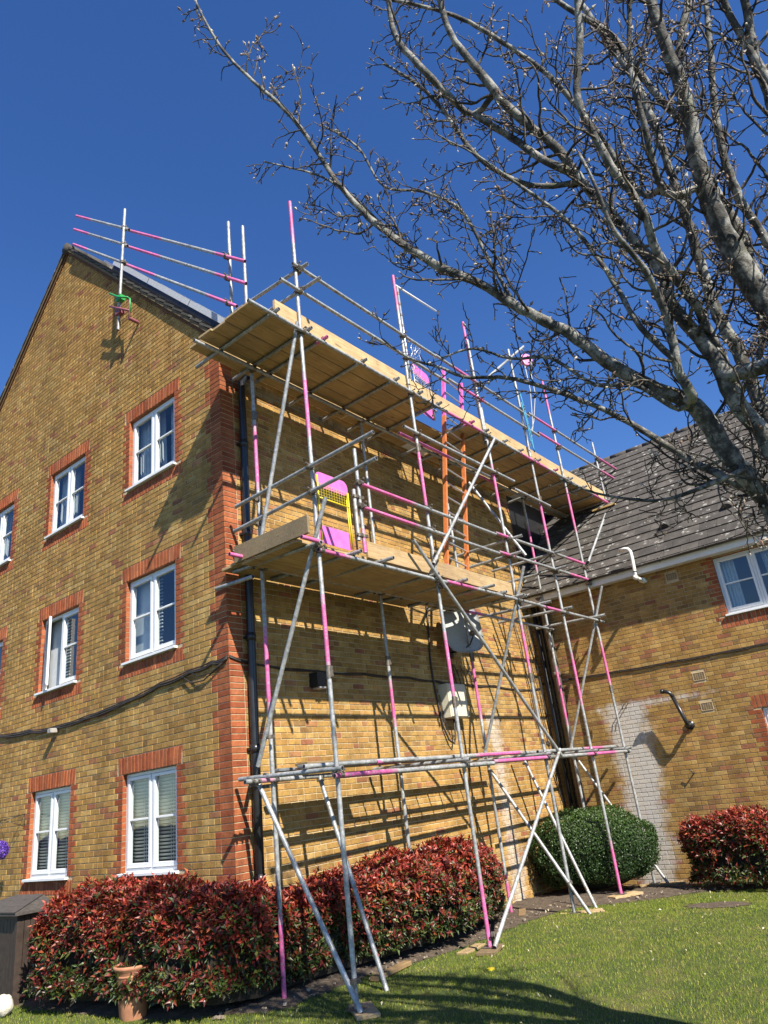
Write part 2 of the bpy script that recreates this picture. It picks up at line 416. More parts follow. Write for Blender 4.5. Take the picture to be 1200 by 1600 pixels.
def bed(name, pts_a, pts_b, n=24, lift=0.004, m=None):
    """a strip of soil between two border lines"""
    g = MB(); A = np.array(pts_a); B = np.array(pts_b)
    ta = np.linspace(0, 1, n); ia = np.linspace(0, 1, len(A)); ib = np.linspace(0, 1, len(B))
    P = []
    for k, t in enumerate(ta):
        a = np.array([np.interp(t, ia, A[:, 0]), np.interp(t, ia, A[:, 1])]); b = np.array([np.interp(t, ib, B[:, 0]), np.interp(t, ib, B[:, 1])])
        a = a + 0.05 * np.array([math.sin(k * 2.1), math.cos(k * 3.3)])
        for q in np.linspace(0, 1, 6):
            p = a * (1 - q) + b * q
            P.append((p[0], p[1], ground_z(p[0], p[1]) + lift + 0.03 * sm(q * 3) + (0.015 * math.sin(9 * k + 5 * q) if 0 < q else 0)))
    g.mesh(P, [(k * 6 + j, (k + 1) * 6 + j, (k + 1) * 6 + j + 1, k * 6 + j + 1) for k in range(n - 1) for j in range(5)], (1, 1, 1), 0, True)
    return g.build(name, m or M_SOIL, kind="structure")
bed("soil_bed", [(-0.9, 3.0), (-0.88, 1.6), (-0.60, 0.3), (-0.12, -0.72), (1.2, -0.80), (2.6, -1.0), (3.6, -1.15), (4.4, -1.25), (5.2, -1.2), (5.6, -1.5), (6.1, -2.0), (6.6, -2.4), (7.0, -2.9), (7.15, -4.5), (7.1, -7.0)],
    [(0, 3.0), (0, 1.6), (0, 0.3), (0.0, 0.0), (1.0, 0), (2.4, 0), (3.5, 0), (4.4, 0), (5.4, 0.0), (6.2, 0), (7.2, 0), (8.15, -0.3), (8.15, -1.2), (8.15, -3.5), (8.15, -7.0)], 90)

# grass blades
def blades():
    n = 240000
    d = rng.random(n) ** 0.8
    x = -1.5 + rng.random(n) * 9.0; y = -5.4 + rng.random(n) * 9.0
    m = np.ones(n, bool)
    bx = np.array([-1.5, -0.9, -0.62, -0.12, 1.2, 2.6, 3.6, 4.4, 5.2, 5.6, 6.1, 6.6, 6.9, 7.5]); by = np.array([3, 1.6, 0.3, -0.75, -0.84, -1.05, -1.2, -1.3, -1.3, -1.5, -2.0, -2.5, -3.3, -3.5])
    lim = np.interp(x, bx, by) + rng.normal(0, 0.05, n)
    m &= (y < lim) & (x < 7.2)
    m |= (x < -0.85) & (y < 3.2) & (y > 1)
    # bare round patch
    dd = np.hypot((x - 5.35) / 0.34, (y + 3.35) / 0.42); m &= (dd > 0.9 + 0.3 * rng.random(n))
    # keep what the camera can see
    ax = x - CAM.x; ay = y - CAM.y; ang = np.degrees(np.arctan2(ay, ax)); m &= (ang > 4) & (ang < 72)
    x, y = x[m], y[m]; n = len(x)
    z = np.array([ground_z(a, b) for a, b in zip(x, y)])
    patch = 0.5 + 0.5 * np.sin(x * 1.7 + 1.3 * np.sin(y * 1.9)) * np.cos(y * 1.3 + 0.8 * np.sin(x * 2.7))
    p2 = 0.5 + 0.5 * np.sin(x * 7.3 + 2.1 * np.sin(y * 5.1)) * np.cos(y * 8.9 + 1.7 * np.sin(x * 6.1))
    h = 0.008 + 0.015 * rng.random(n) + 0.008 * patch + 0.010 * p2 * rng.random(n); wd = 0.0016 + 0.0016 * rng.random(n)
    a = rng.random(n) * 2 * math.pi; lean = rng.random(n) * 0.020; la = rng.random(n) * 2 * math.pi
    V = np.zeros((n, 3, 3))
    V[:, 0] = np.stack([x - np.cos(a) * wd, y - np.sin(a) * wd, z - 0.004], 1)
    V[:, 1] = np.stack([x + np.cos(a) * wd, y + np.sin(a) * wd, z - 0.004], 1)
    V[:, 2] = np.stack([x + np.cos(la) * lean, y + np.sin(la) * lean, z + h], 1)
    base = np.array([[0.205, 0.245, 0.018]]); dry = np.array([[0.38, 0.33, 0.09]]); lush = np.array([[0.100, 0.165, 0.012]])
    k = rng.random((n, 1)); pt = patch[:, None]
    pt = np.clip(0.6 * pt + 0.6 * p2[:, None] - 0.1, 0, 1)
    C = base * (1 - pt * 0.8) + lush * pt * 0.8
    C = np.where(k < 0.13 + 0.14 * (1 - pt), dry, C) * (0.7 + 0.6 * rng.random((n, 1)))
    np_mesh("grass", V.reshape(-1, 3), np.arange(n * 3).reshape(n, 3), C, M_BLADE, kind="stuff")
blades()
# bare patch in the lawn
g = MB(); P = [(5.35, -3.35, ground_z(5.35, -3.35) + 0.010)]
for k in range(24):
    a = k * math.pi / 12; r = 1 + 0.12 * math.sin(k * 2.3); x = 5.35 + 0.34 * r * math.cos(a); y = -3.35 + 0.42 * r * math.sin(a); P.append((x, y, ground_z(x, y) + 0.006))
g.mesh(P, [(0, k + 1, (k + 1) % 24 + 1) for k in range(24)], (1, 1, 1), 0, True)
g.build("soil_patch", M_SOIL, kind="structure")

# ------------------------------------------------------------------ brick walls
GZ = 0.035; CH = 0.075
YEL = [(0.41, 0.27, 0.105), (0.44, 0.30, 0.12), (0.38, 0.245, 0.09), (0.365, 0.235, 0.09), (0.43, 0.275, 0.115), (0.34, 0.21, 0.08), (0.45, 0.32, 0.145), (0.39, 0.26, 0.105), (0.405, 0.25, 0.10)]
ODD = [(0.34, 0.17, 0.10), (0.37, 0.20, 0.11), (0.30, 0.19, 0.09), (0.27, 0.175, 0.085), (0.31, 0.14, 0.09)]
RED = [(0.36, 0.115, 0.052), (0.33, 0.10, 0.046), (0.39, 0.135, 0.062), (0.30, 0.088, 0.042), (0.345, 0.125, 0.062)]
def pick_col(kind, odd):
    if kind == 'red': c = random.choice(RED); return (c[0] * 0.9, c[1] * 0.9, c[2] * 0.9)
    c = random.choice(ODD) if random.random() < odd else random.choice(YEL)
    return (c[0] * 0.91, c[1] * 0.90, c[2] * 0.80)

CACHE = {}
def brick_faces(L, H, pr, c):
    """brick in local axes: x along, y out, z up, centred; back ring in the mortar plane"""
    i = 0.003; x, z = L / 2, H / 2
    P = [(-x, -0.004, -z), (x, -0.004, -z), (x, -0.004, z), (-x, -0.004, z), (-x, pr - i, -z), (x, pr - i, -z), (x, pr - i, z), (-x, pr - i, z),
         (-x + i, pr, -z + i), (x - i, pr, -z + i), (x - i, pr, z - i), (-x + i, pr, z - i)]
    F = [(8, 9, 10, 11)]
    for a in (0, 4):
        for k in range(4): F.append((a + k, a + (k + 1) % 4, a + 4 + (k + 1) % 4, a + 4 + k))
    return P, F

class Wall:
    """a brick wall in a plane. mp(u, out, z) gives world coordinates; R is the 3x3 that turns local (x along, y out, z up)"""
    def __init__(s, mp, umin, umax, zmin, ztop, holes, colf, odd, ulim=None, corner=0):
        s.corner = corner
        s.mp = mp; s.items = []; s.poly = MB(); s.u0, s.u1 = umin, umax
        s.holes = holes
        k0 = math.floor((zmin - GZ) / CH)
        k = k0
        while True:
            zb = GZ + k * CH + 0.005; zt = zb + 0.065
            if zt > ztop + 0.001: break
            lo, hi = (umin, umax) if ulim is None else ulim(zb)
            lo2, hi2 = (umin, umax) if ulim is None else ulim(zt)
            if hi - lo < 0.1: break
            u = math.floor(umin / 0.225) * 0.225 - (0.1125 if k % 2 else 0.0) - 0.225
            cuts = []
            while u < hi:
                L = 0.225
                if random.random() < 0.10: L = 0.1125
                cuts.append((u, u + L)); u += L
                if L < 0.2:
                    cuts.append((u, u + 0.1125)); u += 0.1125
            # quoin and jamb boundaries re-cut the course
            forced = colf(k, zb + 0.03)            # list of (u0, u1, 'red')
            segs = []
            for a, b in cuts:
                a2, b2 = a + 0.005, b - 0.005
                parts = [(a2, b2)]
                for f0, f1, _ in forced:
                    nw = []
                    for p0, p1 in parts:
                        if p1 <= f0 or p0 >= f1: nw.append((p0, p1)); continue
                        if p0 < f0 - 0.02: nw.append((p0, f0 - 0.005))
                        if p1 > f1 + 0.02: nw.append((f1 + 0.005, p1))
                    parts = nw
                segs += [(p0, p1, 'yel') for p0, p1 in parts]
            for f0, f1, kd in forced:
                u_ = f0
                while u_ < f1 - 0.02:
                    e = min(f1, u_ + 0.225); 
                    if e + 0.06 > f1: e = f1
                    segs.append((u_ + (0.005 if (f0 > 0.001 or u_ > 0.001 or s.corner == 0) else -0.0072), e - 0.005, kd)); u_ = e
            for a, b, kd in segs:
                for h0, h1, hz0, hz1 in holes:
                    if zt > hz0 + 0.02 and zb < hz1 - 0.02:
                        if a >= h0 - 0.004 and b <= h1 + 0.004: a = b = 0
                        elif a < h0 and b > h0 and b <= h1 + 0.02: b = h0 - 0.004
                        elif a >= h0 - 0.02 and a < h1 and b > h1: a = h1 + 0.004
                        elif a < h0 and b > h1: s.add(h1 + 0.004, b, b, h1 + 0.004, zb, zt, pick_col(kd, odd)); b = h0 - 0.004
                if b - a < 0.015: continue
                e_ = 0.0072 if s.corner else 0.0
                al, bl = max(a, lo - e_), min(b, hi); at, bt = max(a, lo2 - e_), min(b, hi2)
                if bl - al < 0.012: continue
                if bt - at < 0.0: at = bt = min(max((at + bt) / 2, al), bl)
                s.add(al, bl, bt, at, zb, zt, pick_col(kd, odd))
            k += 1
    def add(s, a, b, bt, at, zb, zt, c):
        j = 0.9 + 0.2 * random.random(); dz = random.gauss(0, 0.0011); da = random.gauss(0, 0.0012); db = random.gauss(0, 0.0012)
        if b - a > 0.08 and abs(bt - b) < 1e-4 and a > 0.002: a += da; at += da; b += db; bt += db; zb += dz; zt += dz + random.gauss(0, 0.0008)
        c = tuple(x * j for x in c)
        s.items.append((a, b, bt, at, zb, zt, c, 0.006 + 0.003 * random.random()))
    def soldier(s, u0, u1, z0, z1, n, splay=0.0):
        for i in range(n):
            a = u0 + (u1 - u0) * i / n + 0.0065; b = u0 + (u1 - u0) * (i + 1) / n - 0.0065
            f = lambda u: u + splay * ((u - (u0 + u1) / 2) / ((u1 - u0) / 2))
            s.add(a, b, f(b), f(a), z0 + 0.004, z1 - 0.004, random.choice(RED))
    def build(s, part, budget):
        """the nearest full rectangles become bricks of their own, the rest one joined mesh"""
        full = []; rest = MB()
        for it in s.items:
            a, b, bt, at, zb, zt, c, pr = it
            d = (Vector(s.mp((a + b) / 2, 0, (zb + zt) / 2)) - CAM).length
            rect = abs(bt - b) < 1e-4 and abs(at - a) < 1e-4
            full.append((d / ((b - a) * (zt - zb)) ** 0.5 * (1 if rect else 99), it))
        full.sort(key=lambda t: t[0])
        for n, (d, it) in enumerate(full):
            a, b, bt, at, zb, zt, c, pr = it
            if n < budget and d < 90:
                L = round((b - a) / 0.003) * 0.003; H = round((zt - zb) / 0.0015) * 0.0015
                key = (L, H, tuple(round(x * 22) for x in c))
                me = CACHE.get(key)
                if me is None:
                    m = MB(); P, F = brick_faces(L, H, 0.0075, c); m.mesh(P, F, tuple(max(0.02, round(x * 14) / 14) if 0 else x for x in c)); me = m.data("brick", M_BRICK); CACHE[key] = me
                o = link("brick", me, part)
                u = (a + b) / 2; z = (zb + zt) / 2
                O = Vector(s.mp(u, 0, z)); X = Vector(s.mp(u + 1, 0, z)) - O; Y = Vector(s.mp(u, 1, z)) - O
                if X.cross(Y).z < 0: X = -X
                M = Matrix(((X.x, Y.x, 0, O.x), (X.y, Y.y, 0, O.y), (X.z, Y.z, 1, O.z), (0, 0, 0, 1)))
                o.matrix_basis = M
            else:
                i = 0.003
                q = [(a, -0.004, zb), (b, -0.004, zb), (bt, -0.004, zt), (at, -0.004, zt), (a, pr - i, zb), (b, pr - i, zb), (bt, pr - i, zt), (at, pr - i, zt),
                     (a + i, pr, zb + i), (b - i, pr, zb + i), (bt - i, pr, zt - i), (at + i, pr, zt - i)]
                P = [s.mp(*p) for p in q]
                F = [(8, 9, 10, 11)] + [(A + k, A + (k + 1) % 4, A + 4 + (k + 1) % 4, A + 4 + k) for A in (0, 4) for k in range(4)]
                rest.mesh(P, F, c)
        rest.build("brick", M_BRICK, part, kind="stuff")

def backing(mp, us, zs, holes, mb, thick=0.10, rb=None):
    us = sorted(set(us)); zs = sorted(set(zs))
    for i in range(len(us) - 1):
        for j in range(len(zs) - 1):
            um, zm = (us[i] + us[i + 1]) / 2, (zs[j] + zs[j + 1]) / 2
            if any(h[0] < um < h[1] and h[2] < zm < h[3] for h in holes): continue
            mb.face([mp(us[i], 0, zs[j]), mp(us[i + 1], 0, zs[j]), mp(us[i + 1], 0, zs[j + 1]), mp(us[i], 0, zs[j + 1])])
    for h0, h1, z0, z1 in holes:      # reveals
        for h in (h0, h1):
            e_ = 0.003 if h == h0 else -0.003
            mb.face([mp(h - e_, 0.0, z0), mp(h - e_, 0.0, z1), mp(h - e_, -thick, z1), mp(h - e_, -thick, z0)], (0.8, 0.75, 0.7))
            zz = math.ceil((z0 - GZ) / CH) * CH + GZ
            while zz < z1 - 0.02:
                c_ = random.choice(RED)
                rb.face([mp(h, 0.0065, zz + 0.005), mp(h, 0.0065, min(z1, zz + 0.07)), mp(h, -thick, min(z1, zz + 0.07)), mp(h, -thick, zz + 0.005)], c_)
                zz += CH
        for p in (((h0, 0.004, z1), (h1, 0.004, z1), (h1, -thick, z1), (h0, -thick, z1)), ((h0, 0.004, z0), (h0, -thick, z0), (h1, -thick, z0), (h1, 0.004, z0))):
            mb.face([mp(*q) for q in p], (0.75, 0.32, 0.22))

def gab(u, out, z): return (-out, u, z)          # gable wall, faces -X
def sid(u, out, z): return (u, -out, z)          # long wall, faces -Y
def rgt(u, out, z): return (8.15 - out, u, z)    # second house, faces -X

# --- windows
def make_window(parent, mp, u0, u1, z0, z1, bars=True, inside='dark', opened=False, lights=2, label=None, rec=0.055, flip=True):
    """u0..u1 the opening; the window's own mesh is its outer frame"""
    def B(m, a, b, c, d, e, f): m.box((a, c, e), (b, d, f), M=lambda x, y, z: mp(x, y, z), ch=0.003)
    o0, o1 = -rec - 0.06, -rec
    fr = MB(); t = 0.045
    B(fr, u0 + 0.003, u0 + t, o0, o1, z0 + 0.0, z1 - 0.003); B(fr, u1 - t, u1 - 0.003, o0, o1, z0, z1 - 0.003)
    B(fr, u0 + t, u1 - t, o0, o1, z1 - t, z1 - 0.003); B(fr, u0 + t, u1 - t, o0, o1, z0, z0 + t)
    W = (u1 - u0 - 2 * t) / lights
    for k in range(1, lights): B(fr, u0 + t + W * k - 0.022, u0 + t + W * k + 0.022, o0, o1 + 0.004, z0 + t, z1 - t)
    win = fr.build("window", M_WHITE, parent, label=label)
    sl_ = MB(); B(sl_, u0 - 0.03, u1 + 0.03, -rec, 0.055, z0 - 0.035, z0 - 0.001); sl_.build("sill", M_WHITE, win)
    for k in range(lights):
        a = u0 + t + W * k + (0.022 if k else 0); b = u0 + t + W * (k + 1) - (0.022 if k < lights - 1 else 0)
        ang = 0.0
        if opened and k == 1: ang = math.radians(22)
        hinge = b
        def mp2(x, y, z, a=a, b=b, ang=ang):
            if ang:
                y0 = o1 + 0.012; dx = b - x; dy = y - y0
                x, y = b - (dx * math.cos(ang) + dy * math.sin(ang)), y0 + dx * math.sin(ang) + dy * math.cos(ang)
            return mp(x, y, z)
        def B2(m, a_, b_, c, d, e, f): m.box((a_, c, e), (b_, d, f), M=mp2, ch=0.003)
        s_ = MB(); q = 0.042; g = 0.004; zz0, zz1 = z0 + t + g, z1 - t - g; a2, b2 = a + g, b - g
        B2(s_, a2, a2 + q, o1 - 0.045, o1 + 0.012, zz0, zz1); B2(s_, b2 - q, b2, o1 - 0.045, o1 + 0.012, zz0, zz1)
        B2(s_, a2 + q, b2 - q, o1 - 0.045, o1 + 0.012, zz0, zz0 + q + 0.014); B2(s_, a2 + q, b2 - q, o1 - 0.045, o1 + 0.012, zz1 - q, zz1)
        zm = (zz0 + zz1) / 2 + 0.02
        if bars: B2(s_, a2 + q, b2 - q, o1 - 0.035, o1 + 0.006, zm - 0.013, zm + 0.013)
        s_.build("casement", M_WHITE, win)
        panes = ((zz0 + q + 0.014, zm - 0.013), (zm + 0.013, zz1 - q)) if bars else ((zz0 + q, zz1 - q),)
        for p0, p1 in panes:
            gp = MB(); y = o1 - 0.018
            gp.face([mp2(a2 + q, y, p0), mp2(b2 - q, y, p0), mp2(b2 - q, y, p1), mp2(a2 + q, y, p1)]); gp.build("pane", M_GLASS, win)
    # the room behind
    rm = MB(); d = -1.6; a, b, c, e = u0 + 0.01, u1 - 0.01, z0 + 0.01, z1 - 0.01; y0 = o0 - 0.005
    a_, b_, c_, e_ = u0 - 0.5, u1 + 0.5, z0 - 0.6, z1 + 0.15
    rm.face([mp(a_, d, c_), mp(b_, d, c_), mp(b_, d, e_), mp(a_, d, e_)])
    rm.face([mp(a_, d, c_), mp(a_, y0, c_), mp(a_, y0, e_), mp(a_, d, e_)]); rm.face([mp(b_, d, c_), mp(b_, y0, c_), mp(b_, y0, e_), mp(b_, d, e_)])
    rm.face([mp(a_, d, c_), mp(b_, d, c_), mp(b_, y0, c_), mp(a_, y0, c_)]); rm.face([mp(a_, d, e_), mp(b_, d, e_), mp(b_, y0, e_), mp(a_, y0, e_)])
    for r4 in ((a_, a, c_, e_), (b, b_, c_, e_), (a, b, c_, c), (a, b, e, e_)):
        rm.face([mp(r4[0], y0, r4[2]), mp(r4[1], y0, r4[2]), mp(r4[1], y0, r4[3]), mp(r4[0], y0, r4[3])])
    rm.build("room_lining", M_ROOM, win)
    if inside == 'blind':
        m = MB(); z = z0 + 0.05; y = o0 - 0.032
        while z < z1 - 0.04:
            tl = 0.95 if z > z0 + 0.45 * (z1 - z0) else 0.7
            for q0, q1 in ((u0 + 0.05, (u0 + u1) / 2 - 0.01), ((u0 + u1) / 2 + 0.01, u1 - 0.05)):
                dz = 0.018 * tl; dy = 0.018
                m.mesh([mp(q0, y - dy, z - dz), mp(q1, y - dy, z - dz), mp(q1, y + dy, z + dz), mp(q0, y + dy, z + dz)], [(0, 1, 2, 3)])
            z += 0.042
        for uu in (u0 + 0.28, u0 + 0.33, u1 - 0.28, u1 - 0.33): B(m, uu - 0.004, uu + 0.004, y - 0.002, y + 0.002, z0 + 0.04, z1 - 0.03)
        m.build("blind_slat", M_BLIND, win, kind="stuff")
    if inside == 'curtain':
        m = MB()
        for c0, c1 in ((u0 - 0.02, u0 + 0.36), (u1 - 0.30, u1 + 0.02), ((u0 + u1) / 2 - 0.02, (u0 + u1) / 2 + 0.16)):
            n = 26; P = []
            for i in range(n + 1):
                uu = c0 + (c1 - c0) * i / n; y = o0 - 0.10 - 0.022 * math.sin(i * 1.35 + c0) - 0.01 * math.sin(i * 0.6)
                sh = 0.06 * math.sin(3 * c0)
                P += [mp(uu + sh, y, z0 + 0.02), mp(uu, y, z1 + 0.05)]
            m.mesh(P, [(2 * i, 2 * i + 2, 2 * i + 3, 2 * i + 1) for i in range(n)], (1, 1, 1), 0, True)
        m.build("curtain", M_CURTAIN, win)
    if inside == 'half':      # a pale blind pulled part of the way across, dark beyond
        m = MB(); y = o0 - 0.06
        m.face([mp(u1 - 0.42, y, z0), mp(u1 + 0.02, y, z0), mp(u1 + 0.02, y, z1), mp(u1 - 0.34, y, z1)])
        z = z0 + 0.1
        while z < z1 - 0.1:
            B(m, u1 - 0.62, u1 - 0.40, y - 0.02, y, z, z + 0.02); z += 0.05
        m.build("blind", M_CURTAIN, win)
    return win

# --- main building
ROOF = lambda y: 8.0 + (y if y < 4.64 else 9.28 - y)          # underside line of the roof at the gable
main_b = empty("apartment_building", (0, 0, -0.3), "yellow brick apartment block with red brick corner and scaffolding along its long wall", "building")
gwin = []
for u0, u1 in ((1.067, 2.26), (3.605, 4.765), (6.17, 7.33)):
    for z0 in (1.01, 3.71, 6.41): gwin.append((u0, u1, z0, z0 + 1.2))
holesG = gwin
def colG(k, z):
    out = [(0.0, 0.3375 if (k // 3) % 2 else 0.225, 'red')]
    for u0, u1, z0, z1 in gwin:
        if z0 - 0.2 < z < z1: 
            e = 0.1125 if k % 2 else 0.19
            out += [(u0 - e, u0, 'red'), (u1, u1 + e, 'red')]
    return out
ulimG = lambda z: (max(0.0, z - 7.93), min(9.28, 17.21 - z))
solG = []
blockG = []
for u0, u1, z0, z1 in gwin:
    blockG += [(u0, u1, z0 - 0.035, z1), (u0 - 0.13, u1 + 0.13, z1, z1 + 0.225), (u0 - 0.15, u1 + 0.15, z0 - 0.225, z0 - 0.035)]
WG = Wall(gab, 0.0, 9.28, -0.45, 12.6, blockG, colG, 0.09, ulimG, 1)
for u0, u1, z0, z1 in gwin:
    WG.soldier(u0 - 0.105, u1 + 0.105, z1 + 0.002, z1 + 0.222, 18, 0.022); WG.soldier(u0 - 0.15, u1 + 0.15, z0 - 0.222, z0 - 0.04, 20)
m = MB()
us = [0.0, 9.28]; zs = [-0.6, 7.9]
for h in gwin: us += [h[0], h[1]]; zs += [h[2] - 0.035, h[3]]
hG = [(a, b, c - 0.035, d) for a, b, c, d in gwin]
rv = MB(); backing(gab, us, zs, hG, m, rb=rv)
m.face([gab(0, 0, 7.9), gab(9.28, 0, 7.9), gab(9.28, 0, 8.0), gab(4.64, 0, 12.63), gab(0, 0, 8.0)])
pG = m.build("gable_wall", M_MORTAR, main_b); rv.build("reveal_brick", M_BRICK, pG, kind="stuff")
WG.build(pG, 190)

def colS(k, z): return [(0.0, 0.225 if (k // 3) % 2 else 0.3375, 'red')]
WS = Wall(sid, 0.0, 8.15, -0.45, 7.72, [], colS, 0.10, None, 1)
m = MB(); m.face([sid(0, 0, -0.6), sid(8.15, 0, -0.6), sid(8.15, 0, 7.8), sid(0, 0, 7.8)])
pS = m.build("long_wall", M_MORTAR, main_b)
m = MB(); m.box((8.16, 0.0, 5.0), (17, 0.05, 7.8)); m.build("shadowed_upper_wall", M_BLACK, main_b)  # main wall above the low roof, its shadow painted as a black sheet
WS.build(pS, 110)

kinds = {1.01: 'blind', 3.71: 'half', 6.41: 'curtain'}
wl = {1.01: "white window with pale slatted blinds", 3.71: "white window with dark rooms behind", 6.41: "white window with net curtains"}
for i, (u0, u1, z0, z1) in enumerate(gwin):
    op = (abs(u0 - 3.605) < 0.01 and abs(z0 - 3.71) < 0.01)
    make_window(main_b, gab, u0, u1, z0, z1, True, kinds[z0], op, 2, "white window with its left casement standing open" if op else wl[z0])

# roof of the main building
def slab(mb, x0, x1, y0, z0, y1, z1, th=0.05, col=(1, 1, 1)):
    n = Vector((0, -(z1 - z0), (y1 - y0))).normalized()
    if n.z < 0: n = -n
    P = [Vector((x0, y0, z0)), Vector((x1, y0, z0)), Vector((x1, y1, z1)), Vector((x0, y1, z1))]
    Q = [p + n * th for p in P]
    mb.mesh(P + Q, [(0, 1, 2, 3), (7, 6, 5, 4), (0, 4, 5, 1), (1, 5, 6, 2), (2, 6, 7, 3), (3, 7, 4, 0)], col)
m = MB()
slab(m, -0.045, 17, -0.32, 7.70, 4.64, 12.66, 0.04); slab(m, -0.045, 17, 9.6, 7.70, 4.64, 12.66, 0.04)
roof = m.build("roof", M_TILE, main_b)
for side in (0, 1):
    for i in range(22):
        s0 = i * 0.32; s1 = s0 + 0.345
        f = lambda s_: (-0.32 + s_ * 0.7071, 7.70 + s_ * 0.7071) if side == 0 else (9.6 - s_ * 0.7071, 7.70 + s_ * 0.7071)
        (ya, za), (yb, zb) = f(s0), f(min(s1, 7.0))
        if s0 > 6.95: break
        t = MB(); j = 0.8 + 0.4 * random.random(); lift = 0.028
        n = Vector((0, -0.7071 if side == 0 else 0.7071, 0.7071))
        a0 = Vector((-0.075, ya, za)) + n * (0.045 + lift); b0 = Vector((-0.075, yb, zb)) + n * (0.045 + 0.002); th = n * 0.034
        w_ = Vector((0.42, 0, 0))
        P = [a0, a0 + w_, b0 + w_, b0]; Q = [p + th for p in P]
        t.mesh(P + Q, [(0, 1, 2, 3), (7, 6, 5, 4), (0, 4, 5, 1), (1, 5, 6, 2), (2, 6, 7, 3), (3, 7, 4, 0)], (j, j, j))
        t.build("verge_tile", M_TILE, roof)
m = MB()      # mortar bedding and red undercloak under the verge
for y0, y1 in ((-0.30, 4.64), (9.58, 4.64)):
    for d0, d1, x0, c in ((-0.075, 0.0, -0.028, (0.30, 0.16, 0.10)), (0.0, 0.05, -0.062, (0.32, 0.29, 0.25))):
        z0 = 7.72; z1 = 12.66
        P = [(x0, y0, z0 + d0), (0.05, y0, z0 + d0), (0.05, y1, z1 + d0), (x0, y1, z1 + d0), (x0, y0, z0 + d1 + 0.02), (0.05, y0, z0 + d1 + 0.02), (0.05, y1, z1 + d1 + 0.02), (x0, y1, z1 + d1 + 0.02)]
        m.mesh(P, [(3, 2, 1, 0), (4, 5, 6, 7), (0, 1, 5, 4), (1, 2, 6, 5), (2, 3, 7, 6), (3, 0, 4, 7)], c)
m.build("verge_bedding", M_MORTAR, roof)
for i in range(14):
    t = MB(); x0 = -0.09 + i * 0.44; t.path([(x0, 4.64, 12.70), (x0 + 0.43, 4.64, 12.70)], 0.12, 12, (0.9, 0.9, 0.9)); t.build("ridge_tile", M_TILE, roof)
m = MB(); m.box((0.0, -0.30, 7.58), (16.9, -0.275, 7.72)); m.box((0.0, -0.275, 7.60), (16.9, 0.0, 7.615)); m.build("eaves_board", M_WHITE, main_b)
m = MB(); m.path([(0.0, -0.36, 7.70), (16.9, -0.36, 7.66)], 0.055, 10); m.build("gutter", M_BLACK, main_b)
# black soil pipe by the corner
m = MB(); m.path([(0.42, -0.30, 7.66), (0.40, -0.20, 7.48), (0.335, -0.085, 7.36), (0.33, -0.085, 7.2), (0.31, -0.085, 5.0), (0.285, -0.085, 2.2), (0.262, -0.085, -0.3)], 0.053, 14)
dp = m.build("downpipe", M_BLACK, main_b)
for z in (6.35, 5.0, 3.6, 2.25, 0.85):
    t = MB(); x = 0.285 + 0.01 * (z - 2.2) * 0.9; t.path([(x, -0.085, z - 0.05), (x, -0.085, z + 0.05)], 0.062, 14); t.box((x - 0.07, -0.05, z - 0.015), (x + 0.07, -0.009, z + 0.015)); t.build("pipe_clip", M_BLACK, dp)

# solar panel lying on the roof slope
sp = empty("solar_panel", (0.3, 1.0, 9.3), "thin solar panels mounted above the tiles along the sloping roof edge", "solar panel")
def on_roof(x, s_, h): return (x, -0.32 + s_ * 0.7071 - h * 0.7071, 7.70 + s_ * 0.7071 + h * 0.7071)
for i, (a, b) in enumerate(((0.55, 2.2), (2.22, 3.87), (3.89, 5.54))):
    m = MB(); m.box((0.32, a + 0.03, 0.265), (1.32, b - 0.03, 0.285), M=on_roof); m.build("panel", M_PV, sp)
    m = MB()
    m.box((0.29, a, 0.20), (0.32, b, 0.30), M=on_roof); m.box((1.32, a, 0.20), (1.35, b, 0.30), M=on_roof); m.box((0.32, a, 0.20), (1.32, a + 0.03, 0.30), M=on_roof); m.box((0.32, b - 0.03, 0.20), (1.32, b, 0.30), M=on_roof)
    m.build("panel_frame", M_SILVER, sp)
m = MB(); m.box((0.305, 0.6, 0.07), (0.312, 5.5, 0.195), M=on_roof); m.build("shadow_strip", M_BLACK, sp)  # black strip that paints the shadow in the gap below the panels
for h, a, b in ((0.16, 0.3, 6.1),):
    m = MB(); m.box((0.34, a, h), (0.38, b, h + 0.035), M=on_roof); m.build("mounting_rail", M_ALU, sp)
for k in range(6):
    m = MB(); m.box((0.35, 0.7 + k * 0.95, 0.05), (0.375, 0.72 + k * 0.95, 0.18), M=on_roof); m.build("roof_hook", M_BLACK, sp)

# --- second house
house = empty("neighbouring_house", (8.15, -4, -0.4), "low yellow brick house with dark tiled roof meeting the block at the corner", "house")
hR = [(-5.75, -3.88, 3.88, 4.93), (-5.75, -3.97, 1.18, 2.23)]
def colR(k, z):
    out = []
    for u0, u1, z0, z1 in hR:
        if z0 - 0.1 < z < z1 + 0.05:
            e = 0.1125 if k % 2 else 0.22
            out += [(u1, u1 + e, 'red')]
    return out
blR = []
for u0, u1, z0, z1 in hR: blR += [(u0, u1, z0 - 0.035, z1 + 0.1), (u0 - 0.15, u1 + 0.15, z0 - 0.245, z0 - 0.035)]
blR.append((-5.9, -3.86, 2.23, 2.45))
vents = [(-3.10, 4.80), (-3.11, 2.92), (-3.11, 2.39)]
for vy, vz in vents: blR.append((vy - 0.115, vy + 0.115, vz - 0.075, vz + 0.075))
WR = Wall(rgt, -8.6, 0.0, -0.65, 4.98, blR, colR, 0.17)
WR.soldier(-5.9, -3.73, 3.88 - 0.243, 3.88 - 0.04, 29); WR.soldier(-5.9, -3.84, 2.235, 2.445, 27); WR.soldier(-5.9, -3.84, 1.18 - 0.243, 1.18 - 0.04, 27)
